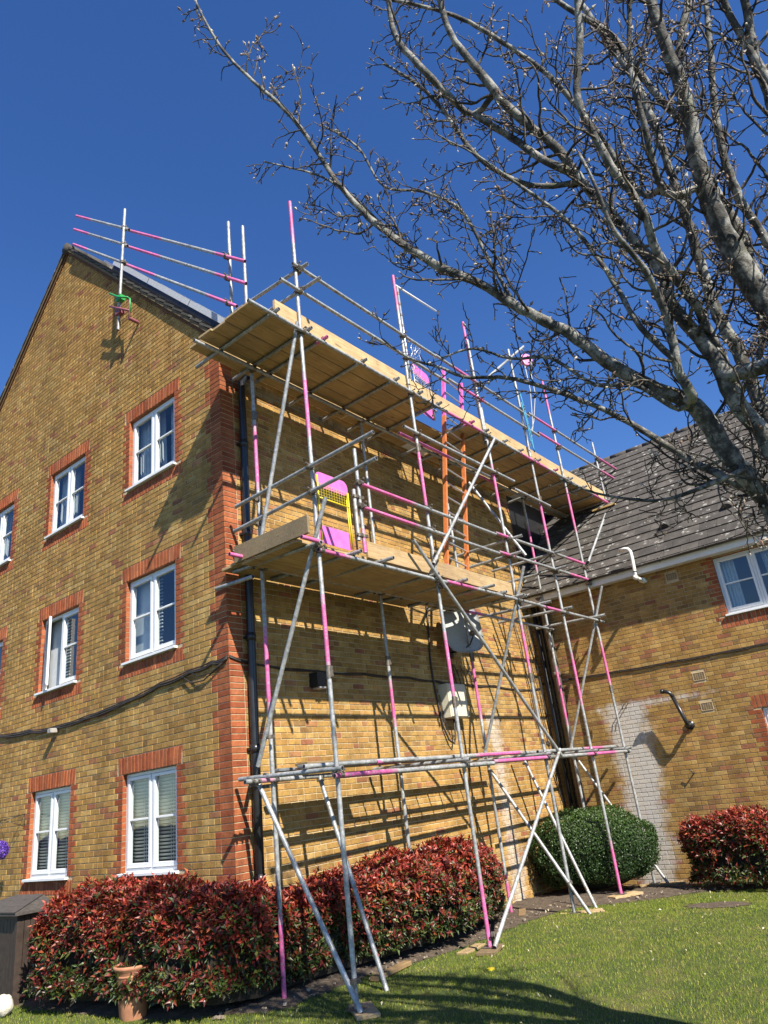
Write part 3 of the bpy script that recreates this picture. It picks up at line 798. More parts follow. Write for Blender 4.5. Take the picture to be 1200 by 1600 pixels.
rv2 = MB(); m = MB(); us = [-8.6, 0.0]; zs = [-0.8, 5.0]
for h in hR: us += [h[0], h[1]]; zs += [h[2] - 0.035, h[3]]
backing(rgt, us, zs, [(a, b, c - 0.035, d) for a, b, c, d in hR], m, rb=rv2)
pR = m.build("front_wall", M_MORTAR, house); rv2.build("reveal_brick", M_BRICK, pR, kind="stuff")
WR.build(pR, 290)
make_window(house, rgt, *hR[0], True, 'curtain', False, 3, "white upper window tucked under the eaves"); make_window(house, rgt, *hR[1], True, 'curtain', False, 3, "white ground floor window")
for vy, vz in vents:
    m = MB(); B = lambda a, b, c, d: m.box((a, 0.0, c), (b, 0.012, d), M=rgt)
    B(vy - 0.108, vy + 0.108, vz - 0.07, vz - 0.058); B(vy - 0.108, vy + 0.108, vz + 0.058, vz + 0.07); B(vy - 0.108, vy - 0.096, vz - 0.058, vz + 0.058); B(vy + 0.096, vy + 0.108, vz - 0.058, vz + 0.058)
    for k in range(1, 6): z = vz - 0.058 + k * 0.116 / 6; m.box((vy - 0.096, 0.001, z - 0.003), (vy + 0.096, 0.010, z + 0.003), M=rgt)
    for k in range(1, 5): u = vy - 0.096 + k * 0.192 / 5; m.box((u - 0.003, 0.002, vz - 0.058), (u + 0.003, 0.0085, vz + 0.058), M=rgt)
    ab = m.build("air_brick", M_FLUSH, house)
    m = MB(); m.face([rgt(vy - 0.1, 0.0015, vz - 0.06), rgt(vy + 0.1, 0.0015, vz - 0.06), rgt(vy + 0.1, 0.0015, vz + 0.06), rgt(vy - 0.1, 0.0015, vz + 0.06)]); m.build("dark_core", M_BLACK, ab)
# fascia, soffit, gutter
m = MB(); m.box((7.90, -8.6, 4.955), (7.925, 0.0, 5.13)); m.build("fascia", M_WHITE, house)
m = MB(); m.box((7.925, -8.6, 4.965), (8.15, 0.0, 4.98)); m.build("soffit", M_WHITE, house)
m = MB(); n = 8
for y0, y1 in ((-8.6, -3.02), (-3.0, -0.02)):
    P = []
    for y in (y0, y1):
        for k in range(n + 1): a = math.pi + math.pi * k / n; P.append((7.84 + 0.056 * math.cos(a), y, 5.125 + 0.056 * math.sin(a)))
        for k in range(n, -1, -1): a = math.pi + math.pi * k / n; P.append((7.84 + 0.050 * math.cos(a), y, 5.125 + 0.050 * math.sin(a)))
    q = 2 * n + 2
    m.mesh(P, [(k, (k + 1) % q, q + (k + 1) % q, q + k) for k in range(q)] + [tuple(range(q))[::-1]], (1, 1, 1))
gut = m.build("gutter", M_BLACK, house)
for k in range(10):
    y = -0.5 - k * 0.85; t = MB(); t.path([(7.90, y, 5.14), (7.845, y, 5.065), (7.775, y, 5.13)], 0.012, 6); t.build("gutter_bracket", M_BLACK, gut)
# tiled roof of the second house: slope of 45 degrees, from x=7.80 up to x=11.9
m = MB(); e0 = (7.86, 5.08); rx = 11.92; rz = 9.14
m.mesh([(e0[0], 0, e0[1]), (e0[0], -8.7, e0[1]), (rx, -8.7, rz), (rx, 0, rz), (16, 0, 5.08), (16, -8.7, 5.08)], [(0, 1, 2, 3), (3, 2, 5, 4), (1, 5, 2)], (0.5, 0.5, 0.5))
rr = m.build("roof", M_TILE, house)
gauge = 0.297; tw = 0.33; slope_len = math.hypot(rx - 7.80, rz - 5.02)
tiles = []
nc = int(slope_len / gauge)
dU = Vector((0.7071, 0, 0.7071)); nU = Vector((-0.7071, 0, 0.7071))
for c in range(nc):
    for i in range(27):
        y1 = 0.0 - i * tw - (0.0 if c % 2 == 0 else tw / 2) + tw / 2; y0 = y1 - tw + 0.006
        y1 = min(y1, -0.01)
        if y1 - y0 < 0.05: continue
        base = Vector((7.80, 0, 5.055)) + dU * (c * gauge)
        tiles.append((y0, y1, base, c))
def tile_mesh(w_):
    t = MB(); L = 0.335; a = Vector((0, 0, 0)); 
    lo = nU * 0.030; up = nU * 0.004; th = nU * 0.024
    P = [lo, lo + Vector((0, w_, 0)), dU * L + up + Vector((0, w_, 0)), dU * L + up]
    Q = [p + th for p in P]; 
    t.mesh(P + Q, [(0, 1, 2, 3), (7, 6, 5, 4), (0, 4, 5, 1), (1, 5, 6, 2), (2, 6, 7, 3), (3, 7, 4, 0)], (1, 1, 1)); return t
TC = {}
tiles.sort(key=lambda t: (Vector((t[2].x, (t[0] + t[1]) / 2, t[2].z)) - CAM).length + (0 if t[0] > -6.2 else 50))
rest = MB()
for k, (y0, y1, base, c) in enumerate(tiles):
    w_ = round(y1 - y0, 3); j = random.choice((0.82, 0.95, 1.05, 1.18))
    jit = nU * random.uniform(-0.003, 0.004)
    if k < 300:
        me = TC.get((w_, j))
        if me is None:
            t = tile_mesh(w_); t.c = [(j, j, j)] * len(t.f); me = t.data("roof_tile", M_TILE); TC[(w_, j)] = me
        o = link("roof_tile", me, rr); o.matrix_basis = Matrix.Translation(Vector((base.x, y0, base.z)) + jit)
    else:
        t = tile_mesh(w_); rest.mesh([Vector(p) + Vector((base.x, y0, base.z)) + jit for p in t.v], t.f, (j, j, j))
rest.build("roof_tile", M_TILE, rr, kind="stuff")
for i in range(20):
    t = MB(); y0 = -0.02 - i * 0.44; t.path([(rx, y0, rz + 0.0), (rx, y0 - 0.43, rz + 0.0)], 0.09, 12); t.build("ridge_tile", M_TILE, rr)
for vy, s_ in ((-3.10, 1.12), (-4.31, 1.15)):
    t = MB(); c = Vector((7.80, vy, 5.055)) + dU * s_ + nU * 0.05
    P = []; n = 8
    for q, (h, ln) in enumerate(((0.0, 0.0), (0.09, 0.02), (0.02, 0.24))):
        for k in range(n + 1): a = math.pi * k / n; P.append(c + Vector((0, math.cos(a) * 0.10 * (1 if q < 2 else 0.7), 0)) + nU * (math.sin(a) * (0.10 if q < 2 else 0.02)) + dU * (0.0 if q == 0 else ln + 0.05 * (q == 1)))
    t.mesh(P, [(q * (n + 1) + k, q * (n + 1) + k + 1, (q + 1) * (n + 1) + k + 1, (q + 1) * (n + 1) + k) for q in range(2) for k in range(n)] + [tuple(range(n + 1))], (0.8, 0.8, 0.8)); t.build("vent_tile", M_TILE, rr)
# pipes in the inner corner
m = MB(); m.path([(7.92, -0.42, 5.06), (8.02, -0.42, 4.93), (8.055, -0.42, 4.75), (8.055, -0.42, -0.4)], 0.075, 14); dp2 = m.build("downpipe", M_GREYPIPE, house, label="weathered grey-brown pipe")
m = MB(); m.path([(8.07, -0.17, 4.9), (8.07, -0.17, -0.4)], 0.05, 12); m.path([(8.09, -0.27, 4.9), (8.09, -0.27, -0.4)], 0.022, 8); m.build("downpipe", M_BLACK, house, label="slim black pipe")
for z in (3.4, 1.9, 0.8):
    t = MB(); t.path([(8.055, -0.42, z), (8.055, -0.42, z + 0.09)], 0.088, 14); t.build("pipe_clip", M_GREYPIPE, dp2)
# white boiler flue and black pipe
fl = empty("boiler_flue", (8.15, -2.6, 4.84), "white plastic boiler flue bent up past the gutter and back over the roof edge", "flue")
m = MB(); m.path([(8.16, -2.60, 4.84), (7.92, -2.60, 4.84)], 0.052, 14, (0.6, 0.55, 0.5)); m.build("sleeve", M_PVC, fl)
m = MB(); m.path([(7.92, -2.60, 4.84), (7.68, -2.60, 4.84)], 0.034, 12); m.path([(7.68, -2.60, 4.84), (7.60, -2.60, 4.84)], 0.045, 12, cap=True); m.build("elbow", M_PVC, fl)
m = MB(); m.path([(7.65, -2.60, 4.86), (7.65, -2.605, 4.95), (7.65, -2.62, 5.25), (7.655, -2.615, 5.36), (7.66, -2.58, 5.42), (7.665, -2.52, 5.445), (7.67, -2.40, 5.445)], 0.033, 12); m.build("riser", M_PVC, fl)
m = MB(); m.path([(7.65, -2.604, 4.945), (7.65, -2.606, 4.965)], 0.037, 12); m.build("seal", M_BLACK, fl)
bp = empty("black_flue", (8.15, -2.72, 2.12), "black pipe rising from a round collar on the brick wall of the low house", "flue")
m = MB(); m.path([(8.16, -2.74, 2.12), (8.12, -2.74, 2.12), (8.115, -2.74, 2.12)], 0.082, 18); m.build("collar", M_BLACK, bp)
m = MB(); m.path([(8.12, -2.74, 2.12), (7.98, -2.755, 2.115), (7.93, -2.76, 2.15), (7.91, -2.74, 2.24), (7.90, -2.64, 2.62)], 0.036, 12); m.path([(7.90, -2.64, 2.62), (7.895, -2.615, 2.69), (7.88, -2.58, 2.72), (7.87, -2.50, 2.74)], 0.034, 12); m.build("pipe", M_BLACK, bp)
m = MB(); m.path([(7.87, -2.51, 2.74), (7.865, -2.46, 2.75)], 0.042, 12); m.build("end_cap", M_BLACK, bp)
# small wall fixtures on the second house
fx = empty("wall_bracket", (8.15, -1.66, 2.66), "small metal bracket on the white-stained brickwork", "bracket")
for k in (0, 1):
    m = MB(); m.path([(8.16, -1.72 + 0.07 * k, 2.68), (8.02, -1.72 + 0.07 * k, 2.66), (8.01, -1.70 + 0.07 * k, 2.56)], 0.009, 6); m.build("prong", M_CLAMP, fx)
m = MB(); m.path([(8.155, -2.6, 1.32), (8.06, -2.60, 1.33)], 0.012, 6); m.path([(8.07, -2.6, 1.33), (8.06, -2.55, 1.40)], 0.008, 6); m.build("wall_hook", M_BLACK, None, label="small dark hook sticking out of the brick above the right red shrub", cat="hook")

# --- cables along the walls
def cable(name, lines, label, m_=None):
    m = MB()
    for r, pts in lines: m.path(pts, r, 6)
    m.build(name, m_ or M_CABLE, None, label=label, cat="cable")
def droop(pts, out, amp, n, seed):
    """points (u, z) densified with small sags between clips"""
    r_ = random.Random(seed); res = []
    for (a, za), (b, zb) in zip(pts, pts[1:]):
        for i in range(n): t = i / n; res.append((a + (b - a) * t, out, za + (zb - za) * t - amp * math.sin(math.pi * t) + r_.uniform(-0.006, 0.006)))
    res.append((pts[-1][0], out, pts[-1][1])); return res
gp = [(9.2, 3.35), (7.4, 3.30), (6.0, 3.22), (4.9, 3.14), (4.08, 3.09), (3.2, 3.11), (2.18, 3.17), (1.4, 3.26), (0.74, 3.31), (0.3, 3.33), (0.0, 3.345)]
def mixcols(): pass
cable("wall_cable", [(0.014, [gab(*p) for p in droop(gp, 0.022, 0.02, 4, 1)]), (0.010, [gab(u, o + 0.012, z - 0.022) for u, o, z in droop(gp, 0.022, 0.025, 4, 2)]),
    (0.008, [gab(u, o, z + 0.02) for u, o, z in droop(gp, 0.022, 0.015, 4, 3)]),
    (0.009, [gab(0.9, 0.03, 3.27), gab(0.7, 0.04, 3.15), gab(0.45, 0.04, 3.14), gab(0.2, 0.03, 3.24), gab(0.0, 0.03, 3.33)]), (0.007, [gab(0.75, 0.03, 3.30), gab(0.55, 0.05, 3.21), gab(0.3, 0.045, 3.20), gab(0.05, 0.03, 3.32)])],
    "bundle of dark cables sagging across the gable wall between the window rows")
sp_ = [(0.0, 3.34), (0.45, 3.27), (1.4, 3.24), (2.5, 3.25), (3.6, 3.25), (4.3, 3.22), (5.2, 3.20), (6.2, 3.22), (7.2, 3.17), (8.1, 3.24)]
cable("wall_cable", [(0.010, [sid(*p) for p in droop(sp_, 0.02, 0.02, 4, 5)]), (0.007, [sid(u, o, z + 0.018) for u, o, z in droop(sp_, 0.02, 0.02, 4, 6)])], "dark cable running level along the long wall behind the scaffolding")
rp = [(0.0, 3.34), (-0.6, 3.33), (-1.6, 3.29), (-2.6, 3.27), (-3.6, 3.26), (-4.4, 3.255), (-8.5, 3.22)]
cable("wall_cable", [(0.011, [rgt(*p) for p in droop(rp, 0.02, 0.012, 4, 8)]), (0.009, [rgt(u, o + 0.01, z - 0.02) for u, o, z in droop(rp, 0.02, 0.016, 4, 9)])], "dark cable fixed along the upper wall of the low house")
cable("drop_cable", [(0.016, [sid(4.34, 0.03, 4.6), sid(4.32, 0.03, 4.2), sid(4.24, 0.03, 3.6), sid(4.25, 0.03, 3.2), sid(4.30, 0.03, 2.8), sid(4.33, 0.04, 2.5), sid(4.42, 0.06, 2.28), sid(4.5, 0.1, 2.22), sid(4.56, 0.1, 2.34), sid(4.58, 0.1, 2.6)]),
    (0.007, [sid(4.36, 0.05, 2.9), sid(4.37, 0.06, 2.6), sid(4.44, 0.08, 2.36), sid(4.52, 0.1, 2.33), sid(4.6, 0.12, 2.45), sid(4.62, 0.1, 2.6)]), (0.006, [sid(4.33, 0.05, 3.0), sid(4.34, 0.07, 2.5), sid(4.46, 0.1, 2.26), sid(4.54, 0.12, 2.3)])],
    "dark cables dropping down the long wall and looping under the cream cabinet")
cl = [random.Random(4) for _ in range(1)][0]
lines = []
for k in range(9):
    u = 4.75 + cl.uniform(0, 0.7); z = 3.55 - cl.uniform(0, 0.1); dx = cl.uniform(-0.1, 0.2); dz = cl.uniform(0.2, 0.5)
    lines.append((0.005, [sid(u, 0.03, z), sid(u + dx * 0.3, 0.08, z - dz * 0.7), sid(u + dx * 0.7, 0.1, z - dz), sid(u + dx, 0.08, z - dz * 0.6), sid(u + dx * 1.2, 0.03, z - 0.05)]))
cable("loose_cable", lines, "tangle of thin loose cables hanging under the satellite dish")
lines = []
for k in range(7):
    u = 7.35 + cl.uniform(0, 0.6); z = 4.6; pts = []
    for i in range(9): pts.append(sid(min(8.08, u + 0.05 * i + cl.uniform(-0.05, 0.05)), 0.04 + 0.02 * (i % 2), z - i * 0.5))
    lines.append((0.008, pts))
cable("corner_cable", lines, "loose dark cables running down the inner corner beside the pipes")
# camera on the cable, wall lamp, cabinet, dish
cc = empty("wall_sensor", (0, 4.08, 3.05), "small grey box sensor hanging below the cable on the gable wall", "sensor")
m = MB(); m.box((-0.14, 4.03, 3.00), (-0.03, 4.12, 3.07), ch=0.008); m.build("housing", simple("sensor_grey", (0.32, 0.30, 0.27), 0.5), cc)
m = MB(); m.path([(0.0, 4.08, 3.08), (-0.08, 4.07, 3.06)], 0.014, 8); m.build("bracket", M_CLAMP, cc)
wlp = empty("wall_lamp", (1.45, -0.06, 3.1), "small dark unlit wall lamp on the shaded brickwork under the platform", "wall lamp")
m = MB(); m.box((1.36, -0.16, 3.02), (1.54, -0.0, 3.21), ch=0.012); m.build("housing", M_BLACK, wlp)
m = MB(); m.box((1.39, -0.165, 2.985), (1.51, -0.03, 3.018), ch=0.008); m.build("diffuser", M_ALU, wlp)
mc = empty("utility_cabinet", (4.6, 0, 2.85), "cream metal utility cabinet fixed to the long wall below the satellite dish", "cabinet")
m = MB(); m.box((4.38, -0.19, 2.62), (4.92, -0.002, 3.17), ch=0.008); m.build("body", M_CREAM, mc)
m = MB(); m.box((4.40, -0.205, 2.635), (4.90, -0.19, 3.155), ch=0.004); dr = m.build("door", M_CREAM, mc)
m = MB(); m.box((4.435, -0.212, 2.86), (4.455, -0.205, 2.90), ch=0.002); m.build("lock", M_CLAMP, dr)
dh = empty("satellite_dish", (4.9, -0.35, 4.0), "grey satellite dish half shaded by the lower platform", "satellite dish")
m = MB(); nR, nA = 6, 32; C0 = Vector((4.74, -0.42, 4.08)); axn = Vector((-0.55, -0.80, 0.20)).normalized(); ax_u = axn.cross(Vector((0, 0, 1))).normalized(); ax_v = ax_u.cross(axn)
if ax_v.z < 0: ax_v = -ax_v
P = []
for side in (0, 1):
    for i in range(nR + 1):
        for k in range(nA):
            a = 2 * math.pi * k / nA; r_ = i / nR
            ca, sa = math.cos(a), math.sin(a); ex = 2 / 3.4
            x = 0.35 * r_ * math.copysign(abs(ca) ** ex, ca); y = 0.46 * r_ * math.copysign(abs(sa) ** ex, sa)
            P.append(C0 + ax_u * x + ax_v * y + axn * (0.085 * (r_ * r_) - 0.05 - 0.012 * side))
F = []
for side in (0, 1):
    o_ = side * (nR + 1) * nA
    for i in range(nR):
        for k in range(nA): f = (o_ + i * nA + k, o_ + i * nA + (k + 1) % nA, o_ + (i + 1) * nA + (k + 1) % nA, o_ + (i + 1) * nA + k); F.append(f if side else f[::-1])
for k in range(nA): a_ = nR * nA + k; b_ = nR * nA + (k + 1) % nA; o_ = (nR + 1) * nA; F.append((a_, b_, o_ + b_, o_ + a_))
m.mesh(P, F, (1, 1, 1), 0, True); m.build("reflector", M_DISH, dh)
m = MB(); m.path([tuple(C0 - ax_v * 0.36 + axn * 0.02), tuple(C0 - ax_v * 0.40 + axn * 0.22 + ax_u * 0.02), tuple(C0 - ax_v * 0.30 + axn * 0.40)], 0.014, 8); m.build("feed_arm", M_BLACK, dh)
e_ = C0 - ax_v * 0.28 + axn * 0.42
m = MB(); m.path([tuple(e_), tuple(e_ - axn * 0.10 + ax_v * 0.03)], [0.035, 0.045], 10); m.build("receiver_head", M_CLAMP, dh)
m = MB(); m.path([(4.93, 0.0, 3.75), (4.93, -0.22, 3.75), (4.92, -0.25, 3.82), (4.90, -0.36, 4.02)], 0.02, 8); m.box((4.88, -0.02, 3.66), (4.98, 0.0, 3.86)); m.build("wall_mount", M_BLACK, dh)

# ------------------------------------------------------------------ scaffolding
YO, YI = -1.567, -0.512; TR = 0.0255
sc = empty("scaffolding", (4, -1.0, -0.3), "tall tube scaffold with pink-banded poles and two boarded platforms against the long brick wall", "scaffolding")
def tubeobj(name, a, b, pinks=(), parent=None, fade=0.03, r=TR, label=None):
    """a steel tube; pinks are (t0, t1) stretches of paint along it, 0..1 from a to b"""
    L = (Vector(b) - Vector(a)).length; f = fade / L; st = []
    for p0, p1 in pinks:
        st += [max(0.0, p0), max(0.0, p0) + f * 0.5, min(1.0, p1) - f * 0.5, min(1.0, p1), max(0, p0 - f), min(1, p1 + f)]
    st = [min(1, max(0, s_)) for s_ in st]
    def cf(t):
        v = 0.0
        for p0, p1 in pinks:
            if p0 <= t <= p1: v = 1.0
            elif p0 - f <= t <= p1 + f: v = max(v, 0.5)
        return (v, 0, 0)
    m = MB(); m.tube(a, b, r, 12, stops=st, colf=cf)
    # the open ends: dark bores
    for p, q in ((Vector(a), Vector(b)), (Vector(b), Vector(a))):
        d = (p - q).normalized(); t = d.orthogonal().normalized(); bt = d.cross(t)
        m.face([p + d * 0.0015 + (t * math.cos(k * math.pi / 4) + bt * math.sin(k * math.pi / 4)) * (r - 0.005) for k in range(8)], (0, 0, 1))
    return m.build(name, M_TUBE, parent or sc, label=label)
def V3(x, y, z): return (x, y, z)
def std(x, y, z0, z1, pinks, name="standard", dx=0.0):
    H = z1 - z0
    return tubeobj(name, (x, y, z0), (x + dx, y, z1), [((a - z0) / H, (b - z0) / H) for a, b in sorted(tuple(sorted(p)) for p in pinks)], fade=0.12)

# coupler meshes shared by all
def coupler_mesh():
    m = MB(); n = 10; r = TR + 0.007; h = 0.026
    for ax in (0, 1):
        P = []
        off = Vector((0, 0, 0)) if ax == 0 else Vector((0.0, -2 * TR - 0.004, 0))
        for z in (-h, h):
            for k in range(n):
                a = 2 * math.pi * k / n
                P.append(off + (Vector((math.cos(a) * r, math.sin(a) * r, z)) if ax == 0 else Vector((z, math.sin(a) * r, math.cos(a) * r))))
        m.mesh(P, [(k, (k + 1) % n, n + (k + 1) % n, n + k) for k in range(n)] + [tuple(range(n))[::-1], tuple(range(n, 2 * n))], (1, 1, 1), 0, False)
    m.tube((-0.048, -0.045, 0.0), (-0.048, 0.028, 0.0), 0.0075, 6); m.tube((-0.048, -0.052, 0.0), (-0.048, -0.034, 0.0), 0.014, 6)
    m.tube((0.0, -0.10, 0.044), (0.0, -0.02, 0.044), 0.0075, 6); m.tube((0.0, -0.108, 0.044), (0.0, -0.09, 0.044), 0.014, 6)
    m.box((-0.05, -0.034, -0.02), (0.05, -0.018, 0.05))
    return m.data("coupler", M_CLAMP)
ME_COUP = coupler_mesh()
m = MB(); m.tube((0, 0, -0.07), (0, 0, 0.07), TR + 0.006, 10); m.box((-0.012, -0.05, -0.05), (0.012, -0.02, -0.03)); m.box((-0.012, -0.05, 0.03), (0.012, -0.02, 0.05)); m.box((-0.02, -0.045, -0.06), (0.02, -0.028, 0.06)); ME_SLEEVE = m.data("sleeve_coupler", M_CLAMP)
m = MB(); m.tube((0, 0, -0.02), (0, 0, 0.02), TR + 0.006, 10); m.tube((-0.05, 0, 0), (0.05, 0, 0), 0.007, 6); m.box((-0.055, -0.012, -0.012), (-0.035, 0.012, 0.012)); m.box((0.01, -0.05, -0.02), (0.04, 0.0, 0.02)); ME_SWIVEL = m.data("swivel_coupler", M_CLAMP)
def coup(p, rot=0.0, me=None, tilt=0.0, name="coupler", flip=False):
    o = link(name, me or ME_COUP, sc)
    o.matrix_basis = Matrix.Translation(Vector(p)) @ Matrix.Rotation(rot, 4, 'Z') @ Matrix.Rotation(tilt + (math.pi if flip else 0), 4, 'X')
    return o

XO = [0.08, 2.45, 4.71, 6.39, 7.84]
# outer standards with their pink bands
std(0.08, YO, -0.245, 9.55, [(8.91, 9.56), (5.87, 6.57), (2.98, 3.62)])
std(2.45, YO, -0.22, 9.60, [(9.0, 9.61), (5.4, 6.28), (2.73, 3.42), (-0.23, 0.43)])
std(4.71, YO, -0.255, 7.9, [(6.04, 6.63), (3.21, 3.75)])
std(4.715, YO + 0.055, 7.2, 9.82, [(9.0, 9.83)]); std(4.66, YO, 7.2, 9.35, [])
std(6.39, YO, -0.285, 9.93, [(5.69, 6.40), (2.74, 3.42), (-0.3, 0.36)])
std(7.84, YO, -0.35, 9.77, [(9.02, 9.78), (6.24, 6.99), (3.09, 3.75)])
std(10.08, YO, 7.28, 8.93, [])
# inner standards
std(0.15, YI, -0.245, 7.22, [(5.55, 6.30), (2.72, 3.50), (-0.28, 0.42)])
std(2.475, YI, -0.25, 7.33, [(2.55, 2.95)])
std(4.76, YI, -0.32, 7.33, [(2.66, 3.48), (-0.33, 0.13)])
std(7.90, YI, -0.36, 7.33, [(5.72, 6.50), (2.55, 3.47)])
for x, y, z in ((0.08, YO, 2.87), (2.45, YO, 2.6), (4.71, YO, 3.02), (7.84, YO, 2.95), (0.15, YI, 6.55), (2.475, YI, 3.35), (4.76, YI, 6.8), (4.76, YI, 3.55), (2.45, YO, 6.36), (6.39, YO, 6.5)):
    coup((x, y, z), 0.4, ME_SLEEVE, name="sleeve_coupler")

def ledger(x0, x1, y, z, pinks=(), name="ledger", dz=0.0):
    return tubeobj(name, (x0, y, z), (x1, y, z + dz), [((a - x0) / (x1 - x0), (b - x0) / (x1 - x0)) for a, b in pinks], fade=0.10)
OFF = 0.053
# top level
ledger(-0.86, 3.25, YO - OFF, 7.30); ledger(3.25, 7.1, YO - OFF, 7.305, [(3.4, 4.4), (5.9, 6.9)]); ledger(7.1, 10.05, YO - OFF, 7.305, [(9.2, 10.06)])
ledger(-0.86, 4.0, YI - OFF, 7.28); ledger(4.0, 10.2, YI - OFF, 7.28, [(6.0, 6.6)])
for x in (0.08, 2.45, 4.71, 6.39, 7.84): coup((x, YO, 7.30), 0.0)
for x in (0.15, 2.475, 4.76, 7.90): coup((x, YI, 7.28), 0.0)
# transoms under the top deck
for i, x in enumerate((-0.42, 0.16, 0.46, 1.27, 2.02, 2.62, 3.14, 4.12, 4.60, 5.25, 5.85, 6.55, 7.30, 8.0, 8.7, 9.4, 10.0)):
    y0 = YO - 0.13; y1 = -0.08 if i != 0 else 0.0
    if x > 8.0: y1 = -0.3
    tubeobj("transom", (x, y0, 7.358), (x + 0.02, y1, 7.352), [(0.0, 0.12)] if i % 5 == 2 else [])
    coup((x, YO - OFF + 0.0, 7.358), math.pi / 2, ME_SWIVEL, math.pi / 2); coup((x + 0.01, YI - OFF, 7.355), math.pi / 2, ME_SWIVEL, math.pi / 2)
def board(name, x0, x1, y0, y1, z0, z1, parent=None, sag=0.0, c=None, m_=None):
    j = random.uniform(0.86, 1.12) if c is None else c; mb = MB()
    yaw = random.uniform(-0.004, 0.004)
    def M(x, y, z): return (x, y + yaw * (x - (x0 + x1) / 2), z - sag * math.sin(math.pi * (x - x0) / (x1 - x0)))
    n = 4
    for i in range(1): mb.box((x0, y0, z0), (x1, y1, z1), (j, j * random.uniform(0.97, 1.0), j * random.uniform(0.93, 1.0)), M=M, ch=0.005)
    return mb.build(name, m_ or M_WOOD, parent or sc)
# deck boards: rows across the width, each row of several lengths
DZ = 7.385
rows = [(-1.545, -1.293), (-1.284, -1.032), (-1.023, -0.771), (-0.762, -0.510)]
for r_, (a, b) in enumerate(rows):
    cuts = [-0.74, 3.15, 4.10, 7.25, 10.15] if r_ < 2 else [-0.74, 2.6 + 0.3 * (r_ % 2), 6.3, 10.15]
    for k in range(len(cuts) - 1):
        if r_ < 2 and k == 1: continue
        board("deck_board", cuts[k] + 0.004 + random.uniform(-0.02, 0.02) * (k == 0), cuts[k + 1] - 0.004, a, b, DZ + 0.0, DZ + 0.038)
for x0, x1 in ((-0.70, 2.3), (2.31, 3.9), (4.55, 7.8)): board("deck_board", x0, x1, -0.488, -0.255, DZ, DZ + 0.038)
board("deck_board", 8.1, 10.9, -0.62, -0.40, DZ - 0.1, DZ - 0.06)
for x0, x1 in ((-0.33, 3.0), (3.01, 4.32), (4.325, 7.2), (7.205, 10.14)): board("toe_board", x0, x1, YO + 0.028, YO + 0.066, DZ + 0.03, DZ + 0.262, c=1.18)
# guard rails at the top
ledger(-0.02, 3.3, YO - OFF, 8.36); ledger(3.3, 6.6, YO - OFF, 8.38, [(3.9, 4.5)]); ledger(6.6, 11.25, YO - OFF, 8.46, [(7.0, 7.8), (10.15, 11.26)], dz=0.06)
ledger(-0.28, 3.6, YO - OFF, 7.95); ledger(3.6, 6.9, YO - OFF, 8.03, [(3.95, 4.72)]); ledger(6.9, 10.95, YO - OFF, 8.11, [(6.95, 7.85), (10.1, 10.96)], dz=0.06)
for x in (0.08, 2.45, 4.71, 6.39, 7.84, 10.08):
    coup((x, YO, 8.37 + (0.1 if x > 5 else 0)), 0.0); coup((x, YO, 7.95 + (0.1 if x > 4 else 0)), 0.0)
# end rails running towards the roof edge
tubeobj("guard_rail", (0.08 + OFF, -1.75, 8.36), (0.08 + OFF, -0.15, 8.44)); tubeobj("guard_rail", (0.08 + OFF, -1.95, 8.0), (0.08 + OFF, -0.3, 8.06))
coup((0.08, YO, 8.32), math.pi / 2); coup((0.08, YO, 7.99), math.pi / 2)
# posts beside the verge and the three sloping rails
std(0.02, -0.30, 7.43, 10.02, []); std(0.10, -0.53, 7.43, 9.83, [])
for (y0, z0), (y1, z1) in (((4.16, 13.19), (-0.70, 8.97)), ((4.22, 12.88), (-0.70, 8.57)), ((4.21, 12.49), (-0.48, 8.30))):
    ym, zm = y0 + (y1 - y0) * 0.40, z0 + (z1 - z0) * 0.40
    tubeobj("guard_rail", (-0.13, y0, z0), (-0.13, ym, zm), [(0, 0.30)], fade=0.05); tubeobj("guard_rail", (-0.075, ym + 0.12, zm + 0.105), (-0.04, y1, z1), [(0.04, 0.32), (0.80, 1.0)], fade=0.1)
    for yy in (-0.30,):
        zz = z0 + (z1 - z0) * (y0 - yy) / (y0 - y1); coup((0.0, yy, zz), -math.pi / 2)
vp = tubeobj("verge_post", (-0.165, 2.42, 9.42), (-0.165, 2.31, 12.02), [], fade=0.1)
for (y0, z0), (y1, z1) in (((4.16, 13.19), (-0.70, 8.97)), ((4.22, 12.88), (-0.70, 8.57)), ((4.21, 12.49), (-0.48, 8.30))):
    t = (y0 - 2.35) / (y0 - y1); coup((-0.165, 2.35, z0 + (z1 - z0) * t), math.pi / 2)
m = MB(); m.path([(-0.23, 2.62, 10.27), (-0.22, 2.36, 10.05), (-0.21, 2.08, 9.88)], 0.019, 8); m.path([(-0.21, 2.08, 9.88), (-0.20, 2.02, 9.82), (-0.19, 2.03, 9.55)], 0.015, 8); m.box((-0.22, 2.30, 9.98), (-0.12, 2.42, 10.10), ch=0.01); m.build("verge_clamp", M_GREEN, sc, label="green clamp")
m = MB(); m.path([(-0.23, 2.60, 9.98), (-0.21, 2.03, 9.58)], 0.019, 8); m.path([(-0.2, 2.03, 9.80), (-0.19, 2.04, 9.40)], 0.016, 8); m.box((-0.22, 2.30, 9.70), (-0.12, 2.44, 9.82), ch=0.01); m.tube((-0.02, 2.05, 9.44), (-0.2, 2.05, 9.44), 0.03, 8); m.build("verge_clamp", simple("maroon_paint", (0.23, 0.07, 0.09), 0.5), sc, label="maroon clamp")

